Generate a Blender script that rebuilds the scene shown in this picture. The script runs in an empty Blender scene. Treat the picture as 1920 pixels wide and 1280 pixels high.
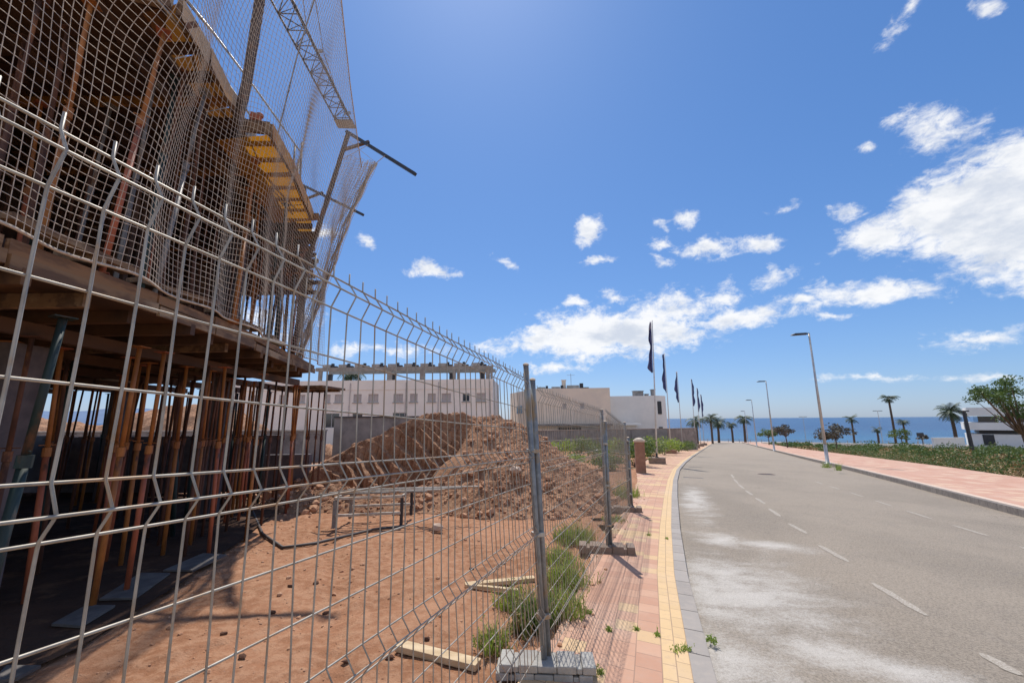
import bpy, math, random
import mathutils
from mathutils import Vector, Matrix, noise
random.seed(7)
R = math.radians
scene = bpy.context.scene
COL = scene.collection
# ------------------------------------------------------------------ measured layout
FPX = 770.0; PITCH = math.atan(146.5/FPX); ROLL = math.atan(0.007); H = 1.62
cF = Vector((0, math.cos(PITCH), math.sin(PITCH))); cU0 = Vector((0, -math.sin(PITCH), math.cos(PITCH))); cR0 = Vector((1, 0, 0))
cR = cR0*math.cos(ROLL)-cU0*math.sin(ROLL); cU = cU0*math.cos(ROLL)+cR0*math.sin(ROLL)
C0 = Vector((0, 0, H))
AZ = R(26.3); SX, SY = math.sin(AZ), math.cos(AZ); SL = 0.039     # street direction and its fall
def ray(u, v): return cF+cR*((u-960)/FPX)+cU*((640-v)/FPX)
def gnd(u, v, off=0.0):
    d = ray(u, v); n = Vector((SL*SX, SL*SY, 1)); return C0+d*((off-n.dot(C0))/n.dot(d))
def at(u, v, Y): d = ray(u, v); return C0+d*(Y/d.y)
def onh(u, v, z): d = ray(u, v); return C0+d*((z-H)/d.z)
def sd(x, y): return x*SX+y*SY
def XY(s, t): return (s*SX+t*SY, s*SY-t*SX)
def ter(x, y):
    s = sd(x, y)
    if s < -60: return 60*SL
    if s <= 150: return -SL*s
    z0 = -SL*150
    if s < 160: return z0
    return max(z0-(s-160)*0.14, z0-6)
def col(u, Y, off=0.0):          # ground point under image column u at depth Y
    P = at(u, 786, Y); return Vector((P.x, Y, ter(P.x, Y)+off))
def zrow(u, v, Y): return at(u, v, Y).z
def lerp(tab, s):
    if s <= tab[0][0]:
        a, b = tab[0], tab[1]
    elif s >= tab[-1][0]:
        return tab[-1][1]
    else:
        for a, b in zip(tab, tab[1:]):
            if a[0] <= s <= b[0]: break
    return a[1]+(b[1]-a[1])*(s-a[0])/(b[0]-a[0])
KL = [(-6, 1.15), (0, .32), (3.43, -.17), (4.59, -.34), (5.69, -.5), (8.45, -.81), (12.79, -1.23), (17.4, -1.63), (22.9, -1.99), (30, -2.18), (39, -2.24), (60, -2.2), (108, -2.1), (150, -2.1)]
KR = [(-6, 5.5), (8, 5.65), (13.7, 5.85), (21, 5.95), (28, 5.95), (42, 5.8), (68, 5.72), (118, 5.6), (150, 5.6)]
SWL = [(-6, -.9), (2.0, -1.15), (2.9, -1.42), (3.6, -1.38), (4.73, -1.54), (6.0, -1.75), (10.3, -2.1), (15.6, -2.8), (20, -3.6), (28, -4.6), (40, -5.2), (150, -5.4)]
SWR = [(-6, 10.8), (25, 11), (32, 11.2), (49, 10.8), (70, 9.9), (150, 9.6)]
# ------------------------------------------------------------------ mesh builder
class MB:
    def __init__(s): s.v = []; s.f = []; s.uv = None
    def add(s, vs, fs):
        n = len(s.v); s.v += [tuple(p) for p in vs]; s.f += [tuple(i+n for i in f) for f in fs]
    def box(s, c, d, rz=0, M=None):
        x, y, z = d[0]/2, d[1]/2, d[2]/2
        P = [Vector((a, b, e)) for e in (-z, z) for a, b in ((-x, -y), (x, -y), (x, y), (-x, y))]
        m = (M.to_4x4() if M is not None else Matrix.Rotation(rz, 4, 'Z')); c = Vector(c)
        s.add([m @ p+c for p in P], [(3, 2, 1, 0), (4, 5, 6, 7), (0, 1, 5, 4), (1, 2, 6, 5), (2, 3, 7, 6), (3, 0, 4, 7)])
    def tube(s, pts, r, n=6, r2=None, cap=True):
        pts = [Vector(p) for p in pts]; m = len(pts); r2 = r if r2 is None else r2
        vs = []; ref = None
        for i, p in enumerate(pts):
            d = (pts[min(i+1, m-1)]-pts[max(i-1, 0)]).normalized()
            if ref is None: ref = d.orthogonal().normalized()
            ref = (ref-d*ref.dot(d))
            ref = ref.normalized() if ref.length > 1e-6 else d.orthogonal().normalized()
            b = d.cross(ref); rr = r+(r2-r)*i/max(1, m-1)
            for k in range(n):
                a = 2*math.pi*k/n; vs.append(p+ref*(rr*math.cos(a))+b*(rr*math.sin(a)))
        fs = [(i*n+k, i*n+(k+1) % n, (i+1)*n+(k+1) % n, (i+1)*n+k) for i in range(m-1) for k in range(n)]
        if cap: fs += [tuple(range(n-1, -1, -1)), tuple((m-1)*n+k for k in range(n))]
        s.add(vs, fs)
    def beam(s, a, b, w, h, up=Vector((0, 0, 1))):
        a = Vector(a); b = Vector(b); d = (b-a).normalized(); x = d.cross(up)
        if x.length < 1e-4: x = d.cross(Vector((0, 1, 0)))
        x.normalize(); y = x.cross(d).normalized(); L = (b-a).length
        M = Matrix((x, d, y)).transposed()
        s.box((a+b)/2, (w, L, h), M=M)
    def lathe(s, c, prof, n=12):
        c = Vector(c); vs = []
        for r, z in prof:
            for k in range(n): a = 2*math.pi*k/n; vs.append(c+Vector((r*math.cos(a), r*math.sin(a), z)))
        m = len(prof)
        fs = [(i*n+k, i*n+(k+1) % n, (i+1)*n+(k+1) % n, (i+1)*n+k) for i in range(m-1) for k in range(n)]
        fs += [tuple(range(n-1, -1, -1)), tuple((m-1)*n+k for k in range(n))]
        s.add(vs, fs)
    def ico(s, c, r, sq=(1, 1, 1), jit=.25, rnd=random):
        t = (1+5**.5)/2; q = 1/math.sqrt(1+t*t)
        P = [(-1, t, 0), (1, t, 0), (-1, -t, 0), (1, -t, 0), (0, -1, t), (0, 1, t), (0, -1, -t), (0, 1, -t), (t, 0, -1), (t, 0, 1), (-t, 0, -1), (-t, 0, 1)]
        F = [(0, 11, 5), (0, 5, 1), (0, 1, 7), (0, 7, 10), (0, 10, 11), (1, 5, 9), (5, 11, 4), (11, 10, 2), (10, 7, 6), (7, 1, 8), (3, 9, 4), (3, 4, 2), (3, 2, 6), (3, 6, 8), (3, 8, 9), (4, 9, 5), (2, 4, 11), (6, 2, 10), (8, 6, 7), (9, 8, 1)]
        E = mathutils.Euler((rnd.random()*6, rnd.random()*6, rnd.random()*6)).to_matrix()
        vs = []
        for p in P:
            k = r*q*(1+rnd.uniform(-jit, jit)); w = E @ Vector(p)*k
            vs.append(Vector(c)+Vector((w.x*sq[0], w.y*sq[1], w.z*sq[2])))
        s.add(vs, F)
    def build(s, name, mat, parent=None, smooth=False, bevel=0):
        me = bpy.data.meshes.new(name); me.from_pydata(s.v, [], s.f); me.update()
        if s.uv:
            L = me.uv_layers.new(name='UVMap')
            for lp in me.loops: L.data[lp.index].uv = s.uv[lp.vertex_index]
        o = bpy.data.objects.new(name, me); COL.objects.link(o)
        for mm in (mat if isinstance(mat, (list, tuple)) else [mat]): me.materials.append(mm)
        if smooth:
            me.polygons.foreach_set('use_smooth', [True]*len(me.polygons))
        if bevel:
            b = o.modifiers.new('bevel', 'BEVEL'); b.width = bevel; b.segments = 2; b.limit_method = 'ANGLE'
        if parent is not None:
            o.parent = parent; o.matrix_parent_inverse = parent.matrix_basis.inverted()
        return o
def tag(o, label=None, cat=None, group=None, kind=None):
    if label: o['label'] = label
    if cat: o['category'] = cat
    if group: o['group'] = group
    if kind: o['kind'] = kind
    return o
def thing(name, loc, label, cat, group=None, rz=0):
    o = bpy.data.objects.new(name, None); COL.objects.link(o); o.empty_display_size = .1
    o.location = loc; o.rotation_euler = (0, 0, rz)
    return tag(o, label, cat, group)
def copy_tree(o, parent=None):
    c = o.copy(); COL.objects.link(c)
    if parent is not None: c.parent = parent
    for ch in list(o.children): copy_tree(ch, c)
    return c
# ------------------------------------------------------------------ materials
class NT:
    def __init__(s, tree): s.t = tree; s.n = tree.nodes; s.l = tree.links
    def new(s, typ, **kw):
        n = s.n.new(typ)
        for k, v in kw.items(): setattr(n, k, v)
        return n
    def put(s, sock, v):
        if isinstance(v, bpy.types.NodeSocket): s.l.new(v, sock)
        elif v is not None:
            if isinstance(v, (tuple, list)) and len(v) == 3 and sock.type == 'RGBA': v = (*v, 1)
            sock.default_value = v
    def m(s, op, a, b=None, c=None, clamp=False):
        n = s.new('ShaderNodeMath', operation=op, use_clamp=clamp)
        for i, x in enumerate((a, b, c)):
            if x is not None: s.put(n.inputs[i], x)
        return n.outputs[0]
    def noise(s, vec, scale, detail=4, rough=.55, dist=0.0):
        n = s.new('ShaderNodeTexNoise'); s.put(n.inputs['Vector'], vec); n.inputs['Scale'].default_value = scale
        n.inputs['Detail'].default_value = detail; n.inputs['Roughness'].default_value = rough; n.inputs['Distortion'].default_value = dist
        return n.outputs[0]
    def ramp(s, x, a, b, smooth=True):
        n = s.new('ShaderNodeMapRange'); n.interpolation_type = 'SMOOTHSTEP' if smooth else 'LINEAR'
        s.put(n.inputs[0], x); n.inputs[1].default_value = a; n.inputs[2].default_value = b; return n.outputs[0]
    def mix(s, f, a, b):
        n = s.new('ShaderNodeMix', data_type='RGBA'); s.put(n.inputs[0], f); s.put(n.inputs[6], a); s.put(n.inputs[7], b); return n.outputs[2]
    def scale(s, vec, k):
        n = s.new('ShaderNodeVectorMath', operation='MULTIPLY'); s.put(n.inputs[0], vec); n.inputs[1].default_value = k; return n.outputs[0]
    def bump(s, h, strength=.3, dist=.02):
        n = s.new('ShaderNodeBump'); s.put(n.inputs['Height'], h); n.inputs['Strength'].default_value = strength; n.inputs['Distance'].default_value = dist; return n.outputs[0]
def base_mat(name):
    m = bpy.data.materials.new(name); m.use_nodes = True; t = NT(m.node_tree); b = m.node_tree.nodes['Principled BSDF']
    tc = t.new('ShaderNodeTexCoord'); return m, t, b, tc
def mat(name, c1, c2=None, rough=.8, metal=0, scale=6, lo=.35, hi=.65, bump=0, bscale=40, bd=.01, c3=None, s3=1.5, stretch=None, spec=None):
    m, t, b, tc = base_mat(name)
    v = tc.outputs['Object']
    if stretch: v = t.scale(v, stretch)
    c = c1
    if c2 is not None: c = t.mix(t.ramp(t.noise(v, scale, 6, .6), lo, hi), c1, c2)
    if c3 is not None: c = t.mix(t.ramp(t.noise(v, s3, 5, .65), .52, .66), c, c3)
    t.put(b.inputs['Base Color'], c); b.inputs['Roughness'].default_value = rough; b.inputs['Metallic'].default_value = metal
    if spec is not None: b.inputs['Specular IOR Level'].default_value = spec
    if bump: t.put(b.inputs['Normal'], t.bump(t.noise(v, bscale, 5, .6), bump, bd))
    return m
M = {}
M['galv'] = mat('galvanised_steel', (.50, .47, .42), (.34, .31, .27), .45, .55, 9, c3=(.36, .26, .17), s3=5, bump=.15, bscale=120)
M['wire'] = mat('galvanised_wire', (.42, .38, .32), (.28, .25, .21), .5, .35, 14, c3=(.40, .28, .18), s3=7)
M['post'] = mat('weathered_post', (.30, .31, .31), (.20, .21, .22), .55, .5, 12, c3=(.33, .24, .15), s3=4, bump=.2, bscale=80)
M['sheet'] = mat('yellow_sheet', (.55, .25, .02), (.42, .17, .02), .5, 0, 3, c3=(.40, .16, .02), s3=2.2)
M['sheetbrown'] = mat('brown_sheet', (.26, .11, .03), (.16, .07, .025), .7, 0, 3, c3=(.34, .15, .03), s3=2.2)
def add_trans(m, colr, f):
    t = NT(m.node_tree); bs = m.node_tree.nodes['Principled BSDF']; out = m.node_tree.nodes['Material Output']; tr = t.new('ShaderNodeBsdfTranslucent'); tr.inputs['Color'].default_value = (*colr, 1); mx = t.new('ShaderNodeMixShader'); mx.inputs[0].default_value = f
    t.l.new(bs.outputs[0], mx.inputs[1]); t.l.new(tr.outputs[0], mx.inputs[2]); t.l.new(mx.outputs[0], out.inputs[0])
add_trans(M['sheet'], (.60, .27, .015), .3); add_trans(M['sheetbrown'], (.35, .14, .02), .15)
M['rust'] = mat('rusty_prop', (.14, .055, .03), (.07, .03, .02), .8, .1, 9, c3=(.33, .13, .05), s3=4, bump=.3, bscale=90, stretch=(1, 1, .35))
M['orange'] = mat('orange_prop', (.44, .16, .035), (.26, .09, .025), .65, .1, 7, c3=(.14, .06, .035), s3=6, bump=.2, bscale=90, stretch=(1, 1, .4))
M['redprop'] = mat('red_brown_prop', (.45, .12, .05), (.28, .08, .04), .65, .1, 7, c3=(.12, .05, .03), s3=6, stretch=(1, 1, .4))
M['green'] = mat('dark_green_prop', (.02, .042, .037), (.014, .026, .024), .6, .1, 8, c3=(.14, .07, .04), s3=5, stretch=(1, 1, .4))
M['greyprop'] = mat('grey_prop', (.30, .28, .26), (.16, .14, .13), .6, .3, 9, c3=(.2, .1, .05), s3=5, stretch=(1, 1, .4))
M['mast'] = mat('brown_steel', (.13, .085, .06), (.07, .045, .035), .6, .3, 12, c3=(.22, .10, .05), s3=6)
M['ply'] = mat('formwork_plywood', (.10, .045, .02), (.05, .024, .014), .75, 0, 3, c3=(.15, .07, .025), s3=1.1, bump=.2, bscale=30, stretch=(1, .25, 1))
M['yellow'] = mat('yellow_formwork', (.62, .32, .03), (.50, .22, .025), .55, 0, 3, c3=(.35, .14, .03), s3=2)
M['timber'] = mat('old_timber', (.25, .15, .08), (.13, .075, .045), .85, 0, 9, .42, .58, c3=(.36, .25, .15), s3=3, bump=.3, bscale=60, stretch=(1, .2, 1))
M['orangewood'] = mat('orange_beam', (.36, .15, .02), (.22, .09, .02), .7, 0, 4, c3=(.14, .06, .02), s3=2)
M['timber2'] = mat('reddish_timber', (.27, .145, .07), (.15, .08, .045), .85, 0, 9, .42, .58, c3=(.38, .25, .15), s3=4, bump=.3, bscale=60, stretch=(1, .2, 1))
M['plank'] = mat('pale_plank', (.62, .47, .29), (.48, .34, .19), .8, 0, 9, bump=.3, bscale=60, stretch=(.25, 1, 1))
M['conc'] = mat('concrete', (.36, .33, .30), (.27, .25, .23), .9, 0, 3, c3=(.20, .18, .16), s3=1.3, bump=.4, bscale=50)
M['block'] = mat('block_concrete', (.40, .38, .34), (.30, .28, .255), .9, 0, 6, c3=(.30, .28, .25), s3=7, bump=.6, bscale=60)
M['blockbrown'] = mat('block_brown', (.30, .22, .17), (.22, .16, .12), .9, 0, 6, bump=.5, bscale=60)
M['column'] = mat('column_concrete', (.16, .13, .13), (.10, .085, .09), .9, 0, 4, bump=.3, bscale=30)
M['rope'] = mat('net_rope', (.60, .50, .40), (.44, .35, .27), .9, 0, 20)
M['net_hem'] = mat('net_hem_cord', (.60, .52, .44), (.45, .36, .29), .9, 0, 14, bump=.5, bscale=60)
M['crane'] = mat('crane_steel', (.13, .14, .17), (.08, .09, .11), .5, .3, 2)
M['cranegrey'] = mat('crane_grey', (.30, .30, .32), None, .5, .3)
M['white'] = mat('white_render', (.88, .81, .72), (.83, .77, .69), .85, 0, .6, c3=(.78, .71, .63), s3=.35, bump=.2, bscale=6)
M['white2'] = mat('cool_white_render', (.85, .80, .74), (.78, .74, .69), .85, 0, .6, bump=.2, bscale=6)
M['beige'] = mat('beige_render', (.84, .71, .57), (.77, .66, .54), .85, 0, .5, c3=(.70, .61, .51), s3=.3, bump=.2, bscale=6)
M['villa'] = mat('bright_white_render', (.82, .82, .81), (.76, .76, .75), .8, 0, .6)
M['shutter'] = mat('roller_shutter', (.50, .45, .42), (.44, .40, .38), .5, 0, 2)
M['frame'] = mat('window_frame', (.55, .53, .51), None, .5)
M['glass'] = mat('window_glass', (.03, .04, .05), None, .08, 0, spec=.8)
M['dark'] = mat('dark_metal', (.035, .037, .045), (.05, .05, .055), .5, .2, 4)
M['roofunit'] = mat('roof_unit', (.42, .41, .38), (.30, .29, .27), .6, .1, 3)
M['pergola'] = mat('pergola_concrete', (.36, .34, .30), (.27, .25, .22), .8, 0, 2)
M['wallgrey'] = mat('grey_block_wall', (.25, .235, .225), (.18, .17, .165), .9, 0, 1.2, c3=(.14, .13, .125), s3=.6, bump=.4, bscale=14)
M['stone'] = mat('boundary_stone', (.34, .26, .22), (.24, .19, .165), .9, 0, 2.5, c3=(.40, .32, .27), s3=1.2, bump=.5, bscale=10)
M['brickpost'] = mat('brown_post', (.36, .20, .13), (.28, .15, .10), .85, 0, 5, bump=.4, bscale=40)
M['cap'] = mat('pale_cap', (.62, .50, .38), (.5, .42, .34), .8, 0, 9)
M['lamp'] = mat('lamp_pole', (.52, .51, .49), (.42, .41, .40), .4, .5, 3)
M['pole'] = mat('white_flagpole', (.68, .66, .63), (.58, .56, .53), .45, .1, 5)
M['navy'] = mat('navy_flag', (.06, .075, .19), (.10, .11, .24), .85, 0, 4)
M['flagwhite'] = mat('pale_flag_patch', (.60, .58, .62), (.30, .28, .36), .85, 0, 9)
M['bark'] = mat('palm_bark', (.16, .11, .075), (.09, .065, .05), .9, 0, 6, bump=.6, bscale=14)
M['leafd'] = mat('palm_leaf', (.055, .085, .03), (.03, .055, .025), .6, 0, 3)
M['leafm'] = mat('leaf_mid', (.13, .18, .05), (.07, .115, .035), .6, 0, .8, c3=(.20, .20, .07), s3=.5)
M['leafb'] = mat('leaf_bright', (.27, .36, .07), (.17, .25, .05), .6, 0, 8, c3=(.30, .29, .10), s3=5)
M['leafgrey'] = mat('leaf_grey', (.15, .13, .10), (.09, .085, .06), .7, 0, 2.5)
add_trans(M['leafb'], (.35, .45, .06), .35); add_trans(M['leafm'], (.17, .24, .04), .3)
M['scrub'] = mat('scrub_leaf', (.085, .145, .035), (.045, .085, .02), .6, 0, .5, c3=(.17, .16, .06), s3=.22); add_trans(M['scrub'], (.13, .20, .04), .22)
M['twig'] = mat('twig', (.17, .12, .08), (.10, .07, .05), .9, 0, 6)
M['scrubdry'] = mat('dry_scrub', (.44, .30, .15), (.30, .21, .10), .8, 0, 3)
M['floor_shade'] = mat('dark_floor', (.085, .05, .036), (.055, .035, .027), .9, 0, 1.5, c3=(.14, .08, .05), s3=2, bump=.6, bscale=9, bd=.03, spec=.03)  # dark colour deepens the shade under the deck
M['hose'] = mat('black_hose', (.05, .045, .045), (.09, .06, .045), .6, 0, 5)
M['darkclod'] = mat('dark_clod', (.12, .055, .03), (.08, .035, .02), .95, 0, 9)
M['rock'] = mat('pale_rock', (.55, .42, .33), (.42, .30, .22), .9, 0, 6, bump=.5, bscale=20)
M['bluepole'] = mat('far_metal', (.35, .36, .37), None, .5)

def dirt_mat(name, a, b, c, bumpk=.8, dist=.03):
    m, t, bs, tc = base_mat(name); v = tc.outputs['Object']
    n1 = t.ramp(t.noise(v, .9, 8, .6), .35, .65); n2 = t.ramp(t.noise(v, 9, 8, .7), .4, .62); n3 = t.noise(v, 45, 5, .7)
    cc = t.mix(n1, a, b); cc = t.mix(t.m('MULTIPLY', n2, .6), cc, c)
    cc = t.mix(t.m('MULTIPLY', t.ramp(n3, .55, .75), .35), cc, tuple(x*.55 for x in a))
    t.put(bs.inputs['Base Color'], cc); bs.inputs['Roughness'].default_value = .95; bs.inputs['Specular IOR Level'].default_value = .15
    h = t.m('ADD', t.m('MULTIPLY', t.noise(v, 9, 8, .7), 1.0), t.m('MULTIPLY', n3, .35))
    t.put(bs.inputs['Normal'], t.bump(h, bumpk, dist)); return m
M['dirt'] = dirt_mat('site_dirt', (.27, .125, .065), (.37, .18, .10), (.47, .27, .165), 1.0, .03)
M['mound'] = dirt_mat('mound_dirt', (.32, .145, .075), (.42, .205, .11), (.47, .26, .15), 1.0, .06)
M['mound'] = dirt_mat('mound_dirt', (.24, .115, .065), (.43, .225, .13), (.52, .33, .21), 1.0, .07)
M['clod'] = dirt_mat('clod_dirt', (.40, .20, .115), (.48, .265, .155), (.56, .36, .24), .8, .02)
M['ground'] = dirt_mat('dry_ground', (.36, .23, .14), (.24, .19, .09), (.46, .33, .22), .8, .05)
# paving, by strip coordinates: u = metres from the kerb edge, v = metres along the street
def paver_mat(name, yellow_to, cw, rl, pink, pink2, yel, band=True, joint=(.30, .20, .15), sand=.25):
    m, t, b, tc = base_mat(name); uv = tc.outputs['UV']
    s = t.new('ShaderNodeSeparateXYZ'); t.put(s.inputs[0], uv); u, v = s.outputs[0], s.outputs[1]
    isy = t.m('LESS_THAN', u, yellow_to)
    w = t.m('ADD', cw, t.m('MULTIPLY', isy, .1-cw)); uu = t.m('DIVIDE', t.m('SUBTRACT', u, t.m('MULTIPLY', t.m('SUBTRACT', 1, isy), yellow_to)), w)
    col_i = t.m('FLOOR', uu); off = t.m('MULTIPLY', t.m('FRACT', t.m('MULTIPLY', col_i, .37)), 1)
    vv = t.m('ADD', t.m('DIVIDE', v, rl), off); row_i = t.m('FLOOR', vv)
    fu = t.m('FRACT', uu); fv = t.m('FRACT', vv)
    eu = t.m('MULTIPLY', t.m('MINIMUM', fu, t.m('SUBTRACT', 1, fu)), w); ev = t.m('MULTIPLY', t.m('MINIMUM', fv, t.m('SUBTRACT', 1, fv)), rl)
    e = t.m('MINIMUM', eu, ev); jm = t.m('SUBTRACT', 1, t.ramp(e, .0015, .005))
    wn = t.new('ShaderNodeTexWhiteNoise', noise_dimensions='2D'); cx = t.new('ShaderNodeCombineXYZ'); t.put(cx.inputs[0], col_i); t.put(cx.inputs[1], row_i); t.put(wn.inputs['Vector'], cx.outputs[0])
    r = wn.outputs['Value']
    c = t.mix(r, pink, pink2)
    c = t.mix(t.m('MULTIPLY', t.m('GREATER_THAN', r, .86), .8), c, yel)
    if band:      # rows of yellow pavers crossing the pavement
        bd = t.m('LESS_THAN', t.m('FRACT', t.m('ADD', t.m('DIVIDE', t.m('ADD', v, .35), 2.9), t.m('MULTIPLY', t.m('FLOOR', t.m('DIVIDE', v, 5.3)), .31))), .14)
        c = t.mix(t.m('MULTIPLY', bd, .85), c, yel)
    c = t.mix(isy, c, t.mix(r, yel, tuple(x*1.08 for x in yel)))
    pos = tc.outputs['Object']
    c = t.mix(t.m('MULTIPLY', t.ramp(t.noise(pos, 1.3, 6, .65), .42, .7), sand), c, (.62, .48, .38))
    c = t.mix(t.m('MULTIPLY', t.ramp(t.noise(pos, 22, 4, .7), .5, .7), .25), c, (.40, .28, .22))
    c = t.mix(t.m('MULTIPLY', jm, .75), c, joint)
    t.put(b.inputs['Base Color'], c); b.inputs['Roughness'].default_value = .85; b.inputs['Specular IOR Level'].default_value = .25
    h = t.m('SUBTRACT', t.m('ADD', t.m('MULTIPLY', t.noise(pos, 60, 4, .6), .25), t.m('MULTIPLY', r, .3)), jm)
    t.put(b.inputs['Normal'], t.bump(h, .5, .006)); return m
M['paveL'] = paver_mat('pink_and_yellow_pavers', .2, .19, .2, (.47, .26, .175), (.55, .33, .225), (.60, .42, .23))
M['paveR'] = paver_mat('pink_pavers', 0.0, .4, .4, (.49, .265, .185), (.55, .33, .24), (.60, .42, .29), band=False, sand=.35)
def kerb_mat(name, a, b_):
    m, t, b, tc = base_mat(name); s = t.new('ShaderNodeSeparateXYZ'); t.put(s.inputs[0], tc.outputs['UV']); v = s.outputs[1]
    f = t.m('FRACT', t.m('DIVIDE', v, .42)); e = t.m('MINIMUM', f, t.m('SUBTRACT', 1, f)); jm = t.m('LESS_THAN', e, .014)
    wn = t.new('ShaderNodeTexWhiteNoise', noise_dimensions='1D'); t.put(wn.inputs['W'], t.m('FLOOR', t.m('DIVIDE', v, .42)))
    c = t.mix(wn.outputs['Value'], a, b_); pos = tc.outputs['Object']
    c = t.mix(t.m('MULTIPLY', t.ramp(t.noise(pos, 7, 6, .7), .4, .7), .35), c, (.45, .38, .32)); c = t.mix(jm, c, (.06, .05, .045))
    t.put(b.inputs['Base Color'], c); b.inputs['Roughness'].default_value = .9
    t.put(b.inputs['Normal'], t.bump(t.m('SUBTRACT', t.m('MULTIPLY', t.noise(pos, 70, 4, .6), .3), jm), .5, .006)); return m
M['kerb'] = kerb_mat('grey_kerb_stone', (.28, .25, .225), (.34, .305, .275))
M['kerbR'] = kerb_mat('brown_kerb_stone', (.17, .145, .125), (.21, .18, .155))
M['kerbtop'] = kerb_mat('pale_edge_stone', (.66, .50, .38), (.60, .46, .36))
def road_mat():
    m, t, b, tc = base_mat('worn_asphalt'); s = t.new('ShaderNodeSeparateXYZ'); t.put(s.inputs[0], tc.outputs['UV']); u, v = s.outputs[0], s.outputs[1]; pos = tc.outputs['Object']
    fine = t.noise(pos, 130, 3, .8); med = t.noise(pos, 26, 5, .7)
    big = t.ramp(t.noise(t.scale(pos, (1, .6, 1)), .45, 6, .6), .36, .64)
    c = t.mix(big, (.21, .175, .138), (.285, .236, .185))
    c = t.mix(t.m('MULTIPLY', t.ramp(t.noise(t.scale(pos, (1, 1, 1)), .9, 8, .75, 1.0), .52, .60), .28), c, (.19, .165, .14))
    vo = t.new('ShaderNodeTexVoronoi', feature='DISTANCE_TO_EDGE'); wv = t.new('ShaderNodeVectorMath', operation='ADD'); nw_ = t.new('ShaderNodeTexNoise'); t.put(nw_.inputs['Vector'], pos); nw_.inputs['Scale'].default_value = 1.5; t.put(wv.inputs[0], pos); t.put(wv.inputs[1], nw_.outputs['Color']); t.put(vo.inputs['Vector'], wv.outputs[0]); vo.inputs['Scale'].default_value = .28
    crk = t.m('MULTIPLY', t.m('SUBTRACT', 1, t.ramp(vo.outputs['Distance'], .0015, .005)), t.ramp(t.noise(pos, .5, 3, .5), .52, .6)); c = t.mix(t.m('MULTIPLY', crk, .55), c, (.08, .07, .06))
    c = t.mix(t.m('MULTIPLY', t.ramp(fine, .42, .62), .55), c, (.42, .35, .275)); gr = t.noise(pos, 48, 2, .6); c = t.mix(t.m('MULTIPLY', t.ramp(gr, .50, .66), .42), c, (.115, .095, .075)); c = t.mix(t.m('MULTIPLY', t.ramp(gr, .50, .36), .30), c, (.42, .36, .29)); c = t.mix(t.m('MULTIPLY', t.ramp(t.noise(pos, 95, 3, .8), .54, .68), .65), c, (.10, .085, .07))
    c = t.mix(t.m('MULTIPLY', t.ramp(med, .5, .75), .2), c, (.13, .12, .10))
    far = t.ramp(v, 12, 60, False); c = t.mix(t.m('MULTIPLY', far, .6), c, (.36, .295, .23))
    # pale cement dust trodden and washed along the kerb and across the lane
    def ell(uc, vc, a, bb, ang=0.0):
        du = t.m('SUBTRACT', u, uc); dv = t.m('SUBTRACT', v, vc); ca, sa = math.cos(ang), math.sin(ang)
        x = t.m('DIVIDE', t.m('ADD', t.m('MULTIPLY', du, ca), t.m('MULTIPLY', dv, sa)), a)
        y = t.m('DIVIDE', t.m('SUBTRACT', t.m('MULTIPLY', dv, ca), t.m('MULTIPLY', du, sa)), bb)
        d = t.m('SQRT', t.m('ADD', t.m('MULTIPLY', x, x), t.m('MULTIPLY', y, y))); return t.m('SUBTRACT', 1, d)
    fld = None
    for e in DUST:
        x = ell(*e); fld = x if fld is None else t.m('MAXIMUM', fld, x)
    nz = t.m('SUBTRACT', t.noise(t.scale(pos, (1, 1.6, 1)), 1.6, 8, .68, .4), .5); nf = t.m('SUBTRACT', t.noise(pos, 30, 5, .8), .5)
    dm = t.ramp(t.m('ADD', t.m('ADD', fld, t.m('MULTIPLY', nz, 2.3)), t.m('MULTIPLY', nf, 1.4)), -.15, 1.15)
    dm = t.m('MULTIPLY', dm, t.m('ADD', .55, t.m('MULTIPLY', t.ramp(fine, .4, .6), .45)))
    c = t.mix(dm, c, (.56, .52, .47))
    t.put(b.inputs['Base Color'], c); b.inputs['Roughness'].default_value = .9; b.inputs['Specular IOR Level'].default_value = .25
    t.put(b.inputs['Normal'], t.bump(t.m('ADD', fine, t.m('MULTIPLY', med, .6)), .7, .008)); return m
def dst(u, v, a, b, ang=0):
    P = gnd(u, v, -.05); s = sd(P.x, P.y); tt = P.x*SY-P.y*SX; return (tt-lerp(KL, s), s, a, b, ang)
DUST = [dst(1400, 1110, 1.0, 1.9), dst(1440, 1022, .8, .42), dst(1350, 1010, .5, .8), dst(1330, 1100, .35, 1.6), dst(1305, 935, .42, 3.6), dst(1530, 1215, .9, .42, -.25), dst(1370, 1240, .6, .8), dst(1700, 1260, .8, .35, -.3)]
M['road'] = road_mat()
def paint_mat():
    m, t, b, tc = base_mat('worn_road_paint'); pos = tc.outputs['Object']
    c = t.mix(t.ramp(t.noise(pos, 60, 5, .8), .38, .58), (.46, .41, .34), (.27, .225, .18))
    t.put(b.inputs['Base Color'], c); b.inputs['Roughness'].default_value = .85; return m
M['paint'] = paint_mat()
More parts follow.
